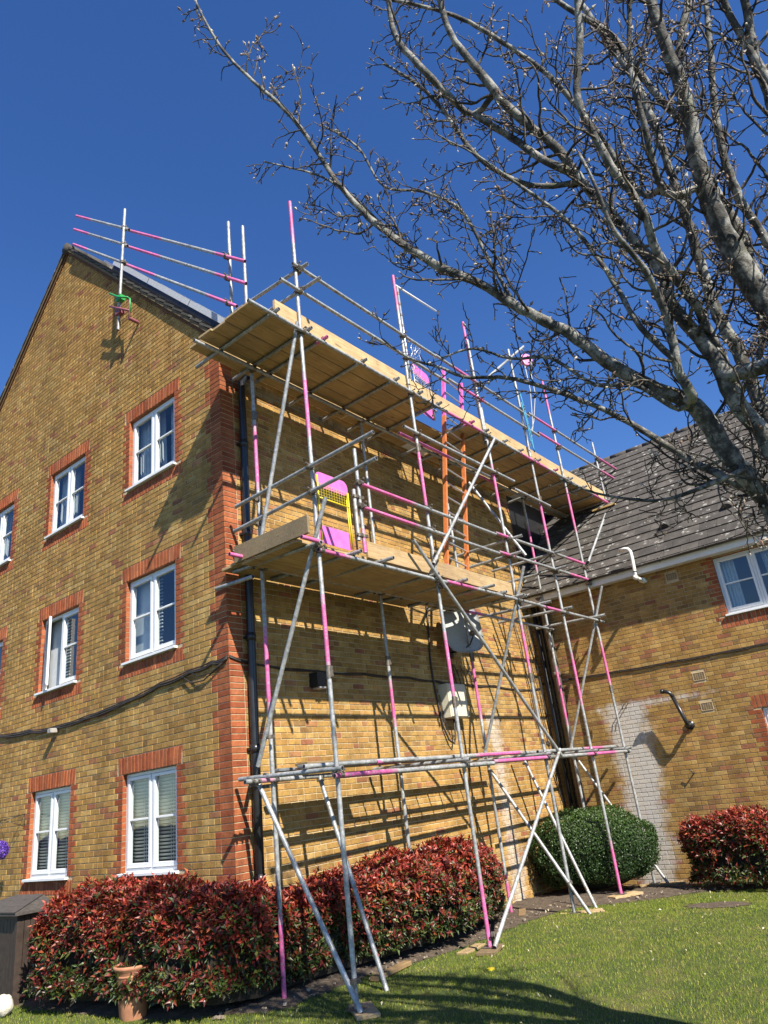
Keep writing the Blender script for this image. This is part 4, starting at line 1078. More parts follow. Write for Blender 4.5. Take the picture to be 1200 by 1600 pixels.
# middle level
ledger(0.02, 2.6, YO - OFF, 4.255, [(0.12, 0.45)]); ledger(2.6, 5.4, YO - OFF, 4.27, [(2.66, 3.30)]); ledger(5.4, 8.1, YO - OFF, 4.262, [(5.6, 6.1)])
ledger(-0.45, 0.15, YO - OFF - 0.0, 4.315, [(0.0, 0.0)]) if 0 else None
ledger(0.10, 3.6, YI - OFF, 4.36); ledger(3.6, 6.6, YI - OFF, 4.34, [(4.6, 5.2)]); ledger(6.6, 8.0, YI - OFF, 4.34)
ledger(-0.42, 0.12, YI - OFF - 0.02, 4.43, [(-0.43, 0.13)]); ledger(-0.30, 0.02, YO - 0.11, 4.33, [(-0.31, 0.0)])
for x in XO: coup((x, YO, 4.26), 0.0)
for x in (0.15, 2.475, 4.76, 7.90): coup((x, YI, 4.35), 0.0)
for i, x in enumerate((-0.02, 0.62, 1.18, 2.31, 2.95, 3.62, 4.16, 4.62)):
    tubeobj("transom", (x, YO - 0.14 - 0.05 * (i % 3), 4.312), (x + 0.01, -0.16, 4.39), [])
    coup((x, YO - OFF, 4.312), math.pi / 2, ME_SWIVEL, math.pi / 2); coup((x, YI - OFF, 4.37), math.pi / 2, ME_SWIVEL, math.pi / 2)
tubeobj("transom", (4.78, -1.72, 4.33), (4.79, 0.0, 4.42)); tubeobj("transom", (5.6, -1.75, 4.33), (5.6, -0.1, 4.40)); tubeobj("transom", (6.44, -1.75, 4.33), (6.44, -0.2, 4.40)); tubeobj("transom", (7.78, -1.8, 4.33), (7.8, -0.3, 4.40))
tubeobj("transom", (-0.10, -0.62, 4.19), (-0.12, 0.06, 4.21))
mz = 4.345
for r_, (a, b) in enumerate([(-1.50, -1.265), (-1.257, -1.022), (-1.014, -0.779), (-0.771, -0.54)]):
    for x0, x1 in ((-0.20, 2.45 + 0.2 * (r_ % 2)), (2.46 + 0.2 * (r_ % 2), 4.74)): board("deck_board", x0, x1, a, b, mz, mz + 0.038)
board("deck_board", -0.15, 2.9, -0.505, -0.275, mz + 0.06, mz + 0.098); board("deck_board", 2.91, 4.7, -0.50, -0.27, mz + 0.06, mz + 0.098); board("deck_board", -0.10, 3.7, -0.268, -0.04, mz + 0.07, mz + 0.108)
board("toe_board", 1.02, 3.4, YO + 0.03, YO + 0.066, mz + 0.02, mz + 0.245, c=1.0); board("toe_board", 3.40, 4.76, YO + 0.03, YO + 0.066, mz + 0.015, mz + 0.235, c=1.02)
m = MB(); m.box((-0.235, -1.72, mz + 0.035), (-0.198, -0.45, mz + 0.255), (0.55, 0.58, 0.62), ch=0.004); m.build("toe_board", M_WOOD, sc)
for z in (5.33, 5.0):
    tubeobj("guard_rail", (0.08 - OFF, -2.60, z + 0.04), (0.08 - OFF, -0.16 - 0.05 * (z > 5.1), z - 0.05)); coup((0.08, YO, z), -math.pi / 2); coup((0.15, YI, z - 0.03), -math.pi / 2)
    ledger(0.93, 4.3, YO - OFF, z, [(0.92, 2.0)]); ledger(4.3, 7.75, YO - OFF, z + 0.03, [(4.4, 4.72), (7.0, 7.76)], dz=0.06)
    for x in (0.93, 2.45, 4.71, 6.39, 7.84): coup((x, YO, z + 0.02), 0.0)
ledger(2.08, 5.35, YO - OFF, 6.58); coup((2.45, YO, 6.58), 0.0); coup((4.71, YO, 6.58), 0.0); ledger(2.1, 4.9, YO + 0.06, 6.52, [(2.1, 3.4)])
ledger(5.3, 6.7, YO - OFF, 6.42)
std(0.93, YO, 4.40, 5.86, [(4.38, 4.6)]); std(0.84, YO + 0.01, 4.55, 5.25, [])
coup((0.93, YO, 5.15), 0.3, ME_SWIVEL); coup((0.93, YO, 4.62), 0.3, ME_SWIVEL); coup((0.84, YO, 5.15), 0.3, ME_SWIVEL); coup((0.84, YO, 4.62), 0.3, ME_SWIVEL)
for x, z in ((4.78, 5.34), (4.66, 5.03), (6.45, 5.40), (6.33, 5.06)): tubeobj("guard_rail", (x, -1.85, z), (x, -0.25, z + 0.03)); coup((x - 0.06, YO, z), math.pi / 2)

# lower level: two ledgers and their cross tubes
ledger(-0.02, 3.1, YO - OFF, 1.80, [(-0.01, 0.9)]); ledger(3.1, 7.95, YO - OFF, 1.82, [(3.2, 4.6), (6.1, 7.2)])
ledger(-0.30, 3.4, YI - OFF, 1.86, [(0.0, 0.0)]); ledger(3.4, 8.05, YI - OFF, 1.86, [(6.0, 6.5)])
for x in XO: coup((x, YO, 1.81), 0.0)
for x in (0.15, 2.475, 4.76, 7.90): coup((x, YI, 1.86), 0.0)
for x in (0.0, 2.38, 4.64, 6.32, 7.77): tubeobj("transom", (x, YO - 0.15, 1.865), (x, -0.12 if x < 7 else -0.3, 1.915)); coup((x, YO - OFF, 1.865), math.pi / 2, ME_SWIVEL, math.pi / 2); coup((x, YI - OFF, 1.91), math.pi / 2, ME_SWIVEL, math.pi / 2)
coup((-0.12, YI - OFF, 1.86), math.pi / 2, ME_SWIVEL, math.pi / 2); coup((-0.20, YI - OFF, 1.86), math.pi / 2, ME_SWIVEL, math.pi / 2)

# braces
tubeobj("brace", (0.0, -1.60, 7.42), (0.0, -0.58, 4.34)); tubeobj("brace", (0.02, -1.80, 4.85), (0.0, -0.44, 2.02)); tubeobj("brace", (-0.02, -0.46, 1.84), (-0.01, -1.70, -0.25))
for p in ((0.03, -1.56, 7.30), (0.05, -0.60, 4.50), (0.04, -1.58, 4.32), (0.05, -0.60, 2.32), (0.04, -0.50, 1.80), (0.04, -1.60, -0.02), (0.04, -0.52, 4.72), (0.12, YI, 4.95)): coup(p, 0.2, ME_SWIVEL)
YB = YO - 2 * OFF - 0.01
tubeobj("brace", (4.78, YB, 7.24), (2.25, YB, 4.45)); tubeobj("brace", (1.84, YB, 4.72), (5.02, YB, 1.82)); tubeobj("brace", (5.00, YB, 1.92), (2.37, YB, -0.21))
for p in ((4.71, YO - 0.06, 7.15), (2.45, YO - 0.06, 4.66), (2.42, YO - 0.06, 4.18), (4.75, YO - 0.06, 2.02), (4.95, YO - 0.06, 1.86), (2.47, YO - 0.06, -0.10)): coup(p, 0.1, ME_SWIVEL, math.pi / 2)
tubeobj("brace", (4.65, -1.84, 4.78), (4.67, -0.50, 1.93)); tubeobj("brace", (7.80, -1.86, 4.90), (7.82, -0.50, 1.96)); tubeobj("brace", (4.78, -1.02, 6.62), (4.78, -1.85, 4.98))
tubeobj("brace", (9.99, YO - OFF, 7.22), (8.0, -1.62, 5.50))
tubeobj("brace", (0.84, YI - 0.05, 1.88), (0.76, -1.37, -0.28)); tubeobj("brace", (4.70, YI - 0.06, 1.74), (4.68, -1.82, -0.28)); tubeobj("brace", (5.84, YI - 0.06, 1.86), (5.36, -1.60, -0.33)); tubeobj("brace", (7.95, YI - 0.06, 1.76), (7.84, -1.80, -0.36))
for p in ((4.71, YO, 0.12), (7.84, YO, 0.1), (0.84, YI - 0.05, 1.82), (5.84, YI - 0.05, 1.80), (4.76, YI, 1.74), (4.71, YO, 4.22), (4.72, YI, 2.1), (7.86, YI, 2.1), (7.84, YO, 4.36)): coup(p, 0.5, ME_SWIVEL)
# base plates
m = MB(); m.box((-0.075, -0.075, 0), (0.075, 0.075, 0.006), ch=0.001); ME_PLATE = m.data("base_plate", M_CLAMP)
for x, y, z in ((0.08, YO, -0.25), (2.45, YO, -0.226), (4.71, YO, -0.262), (6.39, YO, -0.292), (7.84, YO, -0.356), (0.15, YI, -0.25), (4.76, YI, -0.326)): o = link("base_plate", ME_PLATE, sc); o.matrix_basis = Matrix.Translation((x, y, z - 0.001))

# safety gates (fixed to the scaffold)
def gate(p0, ux, h, w_, label, frame_m):
    p0 = Vector(p0); ux = Vector(ux).normalized(); n = ux.cross(Vector((0, 0, 1)))
    def M(x, y, z): return p0 + ux * x + n * y + Vector((0, 0, z))
    m = MB(); R = 0.011
    m.path([M(0.02, 0, 0), M(0.02, 0, h)], R, 8); m.path([M(w_ - 0.02, 0, 0.02), M(w_ - 0.02, 0, h - 0.1)], R, 8); m.path([M(w_ - 0.055, 0, 0.02), M(w_ - 0.055, 0, h - 0.2)], 0.008, 8)
    m.path([M(0.02, 0, h * 0.66), M(w_ - 0.02, 0, h * 0.66)], R, 8); m.path([M(0.02, 0, h * 0.30), M(w_ - 0.02, 0, h * 0.30)], 0.008, 8) if 0 else None
    g_ = m.build("gate_frame", frame_m, sc, label=label)
    def plate(z0, z1, rc_top, name):
        m = MB(); P = []; rr = 0.09
        pts = [(0, z0), (w_, z0), (w_, z1), (0, z1)]; out = []
        cs = [(rr, z0 + rr, math.pi, 1.5 * math.pi), (w_ - rr, z0 + rr, 1.5 * math.pi, 2 * math.pi), (w_ - rr, z1 - rr, 0, 0.5 * math.pi), (rr, z1 - rr, 0.5 * math.pi, math.pi)]
        for cx, cz, a0, a1 in cs:
            for k in range(6): a = a0 + (a1 - a0) * k / 5; out.append((cx + rr * math.cos(a), cz + rr * math.sin(a)))
        n_ = len(out)
        P = [M(x, -0.012, z) for x, z in out] + [M(x, -0.016, z) for x, z in out]
        m.mesh(P, [tuple(range(n_)), tuple(range(n_, 2 * n_))[::-1]] + [(k, n_ + k, n_ + (k + 1) % n_, (k + 1) % n_) for k in range(n_)]); m.build(name, M_PINK, g_)
    plate(h * 0.86 - 0.02, h + 0.06, True, "kick_plate"); plate(0.0, 0.23, False, "kick_plate")
    m = MB(); nw = 11
    for k in range(nw + 1): x = 0.03 + (w_ - 0.08) * k / nw; m.tube(M(x, 0, h * 0.66), M(x, 0, h * 0.88), 0.0022, 4)
    for k in range(6): z = h * 0.66 + h * 0.22 * k / 5; m.tube(M(0.02, 0.003, z), M(w_ - 0.03, 0.003, z), 0.0022, 4)
    m.build("wire_mesh", frame_m, g_)
gate((0.16, YO + 0.02, 4.40), (1, 0.02, 0), 0.88, 0.60, "yellow gate with pink panels", M_YELLOW)
gate((3.16, -1.22, 7.46), (1, 0.12, 0), 0.88, 0.62, "grey gate with pink panels", M_ALU)

# ladder through the hatch of the top platform
ld = empty("ladder", (3.5, -1.2, 4.4), "orange ladder leaning up through the hatch of the top platform", "ladder")
la, lb = Vector((3.17, -1.26, 4.40)), Vector((4.12, -1.26, 8.62)); ww = Vector((0.56, 0.0, -0.07))
def orange(t): return (1, 1, 1)
for o_ in (Vector((0, 0, 0)), ww):
    m = MB(); d = (lb - la).normalized(); s_ = d.cross(Vector((0, 1, 0))).normalized(); P = []
    for q in (la + o_, lb + o_):
        for a, b in ((-1, -1), (1, -1), (1, 1), (-1, 1)): P.append(q + s_ * 0.018 * a + Vector((0, 1, 0)) * 0.034 * b)
    q1 = [la + o_ + d * 0.34 + s_ * 0.018 * a + Vector((0, 1, 0)) * 0.034 * b for a, b in ((-1, -1), (1, -1), (1, 1), (-1, 1))]
    q2 = [la + o_ + d * 3.25 + s_ * 0.018 * a + Vector((0, 1, 0)) * 0.034 * b for a, b in ((-1, -1), (1, -1), (1, 1), (-1, 1))]
    Q = P[:4] + q1 + q2 + P[4:]
    for seg, mi in ((0, 1), (1, 0), (2, 1)): m.mesh(Q[seg * 4:seg * 4 + 8], [(0, 1, 2, 3), (7, 6, 5, 4)] + [(k, (k + 1) % 4, 4 + (k + 1) % 4, 4 + k) for k in range(4)], (1, 1, 1), mi)
    m.build("stile", [M_ORANGE, M_PINK], ld)
for k in range(15):
    c = la + (lb - la) * ((k + 0.7) / 15.5); m = MB(); m.tube(c, c + ww, 0.014, 8); m.build("rung", M_ALU, ld)
# gin wheel and its arm
tubeobj("hoist_arm", (6.85, -1.72, 10.14), (5.15, -1.60, 8.72)); coup((6.39, YO, 9.74), 0.0, ME_SWIVEL)
gw = empty("gin_wheel", (7.0, -1.62, 9.9), "pink gin wheel hanging from a scaffold arm with a looped rope", "pulley")
m = MB(); C1 = Vector((6.97, -1.66, 9.88)); P = []
m.tube(C1 + Vector((-0.02, -0.025, 0)), C1 + Vector((0.02, 0.025, 0)), 0.135, 20); m.build("wheel", M_PINK, gw)
m = MB(); m.path([C1 + Vector((0, 0, -0.02)), C1 + Vector((0.03, -0.04, 0.1)), C1 + Vector((0, 0, 0.20)), C1 + Vector((-0.09, 0, 0.24))], 0.012, 6); m.build("hanger", M_CLAMP, gw)
m = MB()
for dx, z1 in ((-0.12, 8.2), (0.12, 8.35)): m.path([C1 + Vector((dx, 0, 0)), C1 + Vector((dx * 0.9, 0, -0.8)), (C1.x + dx * 0.4 - 0.2, C1.y + 0.05, z1), (C1.x - 0.45, C1.y + 0.1, z1 - 0.5)], 0.008, 5)
m.build("rope", simple("rope", (0.50, 0.48, 0.42), 0.9), gw)
m = MB(); m.path([(6.33, -1.64, 8.5 + 0.1), (6.36, -1.66, 8.1), (6.30, -1.68, 7.7), (6.42, -1.66, 7.5), (6.47, -1.64, 7.9), (6.44, -1.63, 8.5), (6.40, -1.62, 8.9)], 0.012, 6)
m.build("rope_coil", simple("blue_rope", (0.05, 0.25, 0.38), 0.9), None, label="blue rope looped on the scaffold pole below the pink gin wheel", cat="rope")
# white tube frame for a hoist above the deck
hf = empty("hoist_frame", (3.1, -0.9, 7.4), "thin white right-angled tube frame standing above the top platform", "frame")
m = MB(); m.path([(3.09, -1.20, 7.43), (3.09, -1.20, 9.93)], 0.021, 10); m.build("post", M_ALU, hf)
m = MB(); m.path([(3.05, -1.20, 9.95), (4.75, -0.95, 10.42)], 0.02, 10); m.build("arm", M_WHITE, hf)
for z in np.arange(7.7, 9.8, 0.23): t = MB(); t.tube((3.09, -1.20, z), (3.09, -1.20, z + 0.05), 0.027, 8); t.build("collar", M_CLAMP, hf)
m = MB(); r_ = random.Random(3)
for k in range(4): m.path([(3.12 + 0.04 * k, -1.25, 8.4 + 0.05 * k)] + [(3.25 + 0.17 * math.sin(a + k) + 0.03 * k, -1.25, 8.55 + 0.16 * math.cos(a) + 0.04 * k) for a in np.linspace(0, 4.0, 9)] + [(3.3, -1.25, 7.9)], 0.004, 4)
m.build("wire_loop", M_ALU, None, label="loops of thin loose wire tied to the outer pole above the top platform", cat="wire")

# things lying on the lower cross tubes
def loose(a, b, pinks, label): 
    o = tubeobj("scaffold_tube", a, b, pinks, parent=None, label=label); return o
def loosetube(a, b, pinks, label):
    o = tubeobj("scaffold_tube", a, b, pinks, fade=0.1); o.parent = None; o.matrix_parent_inverse = Matrix(); tag(o, label, "tube", "spare tubes stored on the lower ledgers"); return o
loosetube((0.12, -1.05, 1.945), (4.3, -1.0, 1.955), [(0.0, 0.12)], "spare grey tube resting second from the wall side on the lower cross tubes")
loosetube((-0.05, -1.22, 1.935), (1.55, -1.46, 1.93), [], "short grey spare tube lying slantwise near the brick corner on the lower level")
loosetube((0.95, -1.38, 1.925), (4.35, -1.36, 1.93), [(0.0, 0.10), (0.65, 0.98)], "spare tube with a long pink band stored on the lower level")
loosetube((1.0, -1.22, 1.93), (3.6, -1.20, 1.935), [(0.0, 0.35)], "spare tube with a pink end just behind the long pink-banded one")
loosetube((4.4, -1.15, 1.935), (7.9, -1.1, 1.94), [], "grey spare tube at the inner corner end of the lower level")
loosetube((4.9, -1.35, 1.925), (8.0, -1.40, 1.93), [(0.55, 0.75)], "spare tube with a short pink band by the low house wall")
lb_ = empty("ladder_beam", (2.6, -0.6, 1.95), "grey steel ladder beam lying flat along the lower level of the scaffold", "ladder beam")
for y in (-0.42, -0.80):
    m = MB(); m.box((0.30, y - 0.042, 1.945), (5.75 if y < -0.6 else 5.3, y + 0.042, 1.985), ch=0.01); m.build("chord", simple("beam_grey", (0.20, 0.215, 0.22), 0.55, 0.3, nscale=12, namp=0.25), lb_)
for k in range(17):
    x = 0.55 + k * 0.30; m = MB(); m.tube((x, -0.80, 1.965), (x, -0.42, 1.965), 0.012, 8); m.build("rung", M_ALU, lb_)
for k, (x0, x1, y, j) in enumerate(((0.5, 1.75, -0.62, 0.5),)):
    m = MB(); m.box((x0, y - 0.1, 1.99), (x1, y + 0.1, 2.02), (j, j, j), ch=0.004); m.build("plank", M_WOOD, None, label="short grey weathered plank lying on the ladder beam near the corner", cat="plank")
# boards under the poles
def sole(x, y, z, rot, L, W, label, j=1.1, th=0.038):
    m = MB(); m.box((-L / 2, -W / 2, 0), (L / 2, W / 2, th), (j, j, j), M=Matrix.Translation((x, y, z)) @ Matrix.Rotation(rot, 4, 'Z'), ch=0.005)
    m.build("sole_board", M_WOOD, None, label=label, cat="board", group="timber pads under the scaffold poles")
sole(0.12, -1.62, -0.290, 0.9, 0.46, 0.22, "timber pad on the lawn under the nearest scaffold pole and slanting brace")
sole(0.22, -0.55, -0.290, -0.2, 0.62, 0.20, "timber pad at the hedge foot under the pink-ended pole nearest the brick corner")
sole(2.42, YO - 0.02, -0.268, 0.3, 0.45, 0.22, "dark worn timber pad where the long brace meets the pink pole on the lawn", 0.45)
sole(4.80, YO - 0.07, -0.304, -0.9, 0.60, 0.22, "timber pad at the lawn edge left of the round green bush")
sole(6.41, YO - 0.05, -0.334, -0.5, 0.55, 0.22, "timber pad in front of the round green bush under a pink pole foot")
sole(7.85, YO - 0.12, -0.400, -1.1, 0.75, 0.22, "timber pad by the low house wall under two short pole feet", 0.9)
sole(4.78, YI - 0.1, -0.366, -0.75, 0.50, 0.20, "timber pad at the hedge end under a thin pink pole", 0.9)
sole(2.55, YI - 0.72, -0.292, 0.1, 0.50, 0.14, "worn timber pad half sunk at the hedge foot beside the lawn", 0.9, 0.03)
m = MB(); m.box((9.75, -1.85, 7.13), (9.97, -1.30, 7.17), (1.3, 1.25, 0.95), ch=0.004); m.build("plank", M_WOOD, None, label="pale plank on the low house roof under the last scaffold pole", cat="plank")

# ------------------------------------------------------------------ hedges and shrubs
def frame_from(nv, rs):
    """for each normal an orthonormal leaf frame (dir, side, up) roughly pointing outwards and up"""
    n = len(nv); up = nv + rs.normal(0, 0.55, (n, 3)); up /= np.linalg.norm(up, axis=1, keepdims=True)
    d = nv * 0.55 + np.array([[0, 0, 0.55]]) + rs.normal(0, 0.55, (n, 3)); d -= up * (d * up).sum(1, keepdims=True) * 0.7; d /= np.linalg.norm(d, axis=1, keepdims=True)
    s = np.cross(d, up); s /= np.linalg.norm(s, axis=1, keepdims=True); u2 = np.cross(s, d)
    return d, s, u2
def leaves_geo(P, d, s, u, L, W):
    """folded leaf of four triangles: base, two sides, tip, mid rib"""
    n = len(P); L = L[:, None]; W = W[:, None]
    base = P; tip = P + d * L - u * L * 0.10; mid = P + d * L * 0.5 + u * L * 0.02
    l = P + d * L * 0.48 + s * W + u * W * 0.55; r = P + d * L * 0.48 - s * W + u * W * 0.55
    V = np.stack([base, l, tip, r, mid], 1).reshape(-1, 3)
    i = np.arange(n)[:, None] * 5
    F = np.concatenate([i + np.array([[0, 4, 1]]), i + np.array([[1, 4, 2]]), i + np.array([[2, 4, 3]]), i + np.array([[3, 4, 0]])], 0)
    return V, F
def sections_surface(sec, n, rs, back=0.25, lump=0.10, zb=-0.30):
    """sec: (x, y, nx, ny, halfwidth, ztop) along a hedge; returns points, outward normals and height fraction"""
    S_ = np.array(sec, float); k = len(S_); t = rs.random(n) * (k - 1); i = np.minimum(t.astype(int), k - 2); f = (t - i)[:, None]
    A = S_[i] * (1 - f) + S_[i + 1] * f
    th = (rs.random(n) * (1.0 + back) - 0.18) * math.pi * 0.55
    th = np.clip(th, -0.75, 2.3)
    c, s = np.cos(th), np.sin(th); e = 0.55
    cx = np.sign(c) * np.abs(c) ** e; sz = np.sign(s) * np.abs(s) ** e
    zc = zb + (A[:, 5] - zb) * 0.45; hz = np.where(sz > 0, A[:, 5] - zc, zc - zb)
    N_ = np.stack([A[:, 2], A[:, 3]], 1); N_ /= np.linalg.norm(N_, axis=1, keepdims=True)
    P = np.stack([A[:, 0] + N_[:, 0] * A[:, 4] * cx, A[:, 1] + N_[:, 1] * A[:, 4] * cx, zc + hz * sz], 1)
    nv = np.stack([N_[:, 0] * c, N_[:, 1] * c, s], 1)
    lum = (np.sin(P[:, 0] * 5.1 + P[:, 2] * 4.3) + np.sin(P[:, 1] * 6.3 - P[:, 2] * 5.1 + 1.7) + np.sin((P[:, 0] + P[:, 1]) * 11.0 + P[:, 2] * 9.0) * 0.6) * lump * 0.45
    P = P + nv * (lum - np.abs(rs.normal(0, 0.055, n)) + np.where(rs.random(n) < 0.10, rs.random(n) * 0.11, 0))[:, None]
    hf = (P[:, 2] - zb) / (A[:, 5] - zb)
    return P, nv, hf
RL = np.array([[0.40, 0.050, 0.030], [0.30, 0.034, 0.026], [0.46, 0.110, 0.040], [0.22, 0.028, 0.022], [0.12, 0.022, 0.018], [0.36, 0.075, 0.050]])
GL = np.array([[0.045, 0.085, 0.016], [0.075, 0.115, 0.022], [0.030, 0.055, 0.014], [0.13, 0.15, 0.03], [0.05, 0.04, 0.02]])
def photinia(name, sec, n, label, seed, nparts, avoid=(), zb=-0.30):
    rs = np.random.default_rng(seed)
    root = empty(name, (sec[0][0], sec[0][1], -0.3), label, "hedge" if len(sec) > 4 else "shrub")
    nsh = n // 7
    P, nv, hf = sections_surface(sec, nsh, rs, zb=zb)
    # shoots: whorls of leaves round a tip
    P = np.repeat(P, 7, 0); nvr = np.repeat(nv, 7, 0); hfr = np.repeat(hf, 7)
    shoot = np.repeat(nv + np.array([[0, 0, 0.5]]) + rs.normal(0, 0.35, (nsh, 3)), 7, 0); shoot /= np.linalg.norm(shoot, axis=1, keepdims=True)
    along = np.tile(np.arange(7) / 7.0, nsh)
    m_ = len(P); az = np.tile(np.arange(7) * 2.4, nsh) + np.repeat(rs.random(nsh) * 6, 7)
    a = np.cross(shoot, np.array([[0.3, 0.2, 0.93]])); a /= np.linalg.norm(a, axis=1, keepdims=True); b = np.cross(shoot, a)
    rad = a * np.cos(az)[:, None] + b * np.sin(az)[:, None]
    d = shoot * (0.35 + 0.75 * along)[:, None] + rad * (1.0 - 0.45 * along)[:, None] + rs.normal(0, 0.15, (m_, 3)); d /= np.linalg.norm(d, axis=1, keepdims=True)
    u = shoot - d * (shoot * d).sum(1, keepdims=True); u /= np.linalg.norm(u, axis=1, keepdims=True) + 1e-9; s = np.cross(d, u)
    P = P + shoot * (along * 0.07)[:, None]
    L = (0.066 + 0.046 * rs.random(m_)) * (1 - 0.25 * along); W = L * (0.17 + 0.05 * rs.random(m_))
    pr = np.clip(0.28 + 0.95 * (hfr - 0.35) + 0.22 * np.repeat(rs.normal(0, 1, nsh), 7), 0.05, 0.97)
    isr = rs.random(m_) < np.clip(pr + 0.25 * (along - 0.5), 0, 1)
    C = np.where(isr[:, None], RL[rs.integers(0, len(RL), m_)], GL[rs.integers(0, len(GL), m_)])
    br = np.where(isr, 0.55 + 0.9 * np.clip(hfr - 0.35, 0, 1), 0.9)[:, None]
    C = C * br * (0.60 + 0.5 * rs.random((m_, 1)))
    ok = P[:, 2] > zb + 0.01
    for ax_, ay_, r_ in avoid: ok &= np.hypot(P[:, 0] - ax_, P[:, 1] - ay_) > r_
    ok &= ~((P[:, 0] > -0.02) & (P[:, 1] > -0.02)) & (P[:, 0] < 8.13)
    P, d, s, u, L, W, C = P[ok], d[ok], s[ok], u[ok], L[ok], W[ok], C[ok]
    dist = np.linalg.norm(P - np.array(CAM), axis=1) - 8 * L
    facing = ((P - np.array([sec[len(sec) // 2][0], sec[len(sec) // 2][1], 0.3])))
    order = np.argsort(dist + rs.random(len(P)) * 2.2)[:nparts]; mask = np.zeros(len(P), bool); mask[order] = True
    V, F = leaves_geo(P[~mask], d[~mask], s[~mask], u[~mask], L[~mask], W[~mask])
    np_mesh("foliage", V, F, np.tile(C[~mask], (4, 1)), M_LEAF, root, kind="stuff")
    lm = {}
    for k in order:
        red = C[k][0] > C[k][1]; q = (bool(red), int(min(3, C[k].max() * 10)))
        if q not in lm:
            V1, F1 = leaves_geo(np.zeros((1, 3)), np.array([[1., 0, 0]]), np.array([[0, 1., 0]]), np.array([[0, 0, 1.]]), np.array([0.09]), np.array([0.0165]))
            mb = MB(); mb.mesh([tuple(v) for v in V1], [tuple(f) for f in F1], tuple(C[k])); lm[q] = mb.data("leaf", M_LEAF)
        o = link("leaf", lm[q], root); sc_ = L[k] / 0.09
        o.matrix_basis = Matrix(((d[k][0] * sc_, s[k][0] * sc_, u[k][0] * sc_, P[k][0]), (d[k][1] * sc_, s[k][1] * sc_, u[k][1] * sc_, P[k][1]), (d[k][2] * sc_, s[k][2] * sc_, u[k][2] * sc_, P[k][2]), (0, 0, 0, 1)))
    # dark inner mass of twigs
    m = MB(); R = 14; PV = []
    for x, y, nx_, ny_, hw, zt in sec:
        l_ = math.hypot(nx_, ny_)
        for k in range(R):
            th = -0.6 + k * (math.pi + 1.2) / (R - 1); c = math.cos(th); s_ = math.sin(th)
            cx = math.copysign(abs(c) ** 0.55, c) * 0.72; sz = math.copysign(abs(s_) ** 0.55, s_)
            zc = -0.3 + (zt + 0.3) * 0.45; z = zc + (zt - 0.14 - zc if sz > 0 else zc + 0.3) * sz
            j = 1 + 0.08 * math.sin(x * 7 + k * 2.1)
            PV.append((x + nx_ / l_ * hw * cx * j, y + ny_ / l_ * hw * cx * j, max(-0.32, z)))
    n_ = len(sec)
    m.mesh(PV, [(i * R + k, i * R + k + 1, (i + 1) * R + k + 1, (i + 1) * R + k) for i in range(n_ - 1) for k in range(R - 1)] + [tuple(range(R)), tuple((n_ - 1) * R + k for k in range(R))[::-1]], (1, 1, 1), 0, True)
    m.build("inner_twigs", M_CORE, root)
    return root
avoid = ((0.15, YI, 0.09), (0.07, -0.60, 0.11), (-0.02, -0.70, 0.12), (2.475, YI, 0.04), (4.76, YI, 0.14), (4.66, -0.57, 0.12), (4.57, -0.63, 0.12), (4.48, -0.68, 0.12), (4.38, -0.74, 0.12), (4.28, -0.80, 0.12), (4.18, -0.86, 0.11))
photinia("photinia_hedge", [(-0.58, 2.62, -1, 0.3, 0.20, 0.62), (-0.60, 2.35, -1, 0.2, 0.36, 0.80), (-0.52, 1.7, -1, -0.05, 0.38, 0.84), (-0.42, 1.0, -1, -0.15, 0.36, 0.84), (-0.38, 0.4, -1, -0.2, 0.36, 0.82), (-0.28, -0.05, -1, -0.6, 0.36, 0.76),
    (-0.02, -0.25, -0.4, -1, 0.28, 0.68), (0.3, -0.24, 0, -1, 0.22, 0.64), (0.7, -0.26, 0, -1, 0.26, 0.62), (1.3, -0.34, 0, -1, 0.32, 0.66), (1.9, -0.44, 0, -1, 0.40, 0.72), (2.6, -0.48, 0, -1, 0.44, 0.74), (3.3, -0.50, 0, -1, 0.46, 0.74), (3.8, -0.46, 0, -1, 0.40, 0.68), (4.2, -0.42, 0.3, -1, 0.22, 0.48)],
    68000, "long red-tipped photinia hedge wrapping round the foot of the brick corner", 11, 260, avoid)
photinia("photinia_shrub", [(7.45, -2.55, -0.5, 1, 0.15, 0.40), (7.42, -2.85, -1, 0.6, 0.45, 0.57), (7.38, -3.3, -1, 0.1, 0.58, 0.63), (7.38, -4.0, -1, 0, 0.60, 0.63), (7.38, -5.2, -1, 0, 0.60, 0.63), (7.45, -5.6, -1, -0.6, 0.40, 0.50), (7.5, -5.8, -0.4, -1, 0.10, 0.20)],
    17000, "red-leaved shrub growing against the low house on the far side of the lawn", 12, 30, zb=-0.46)

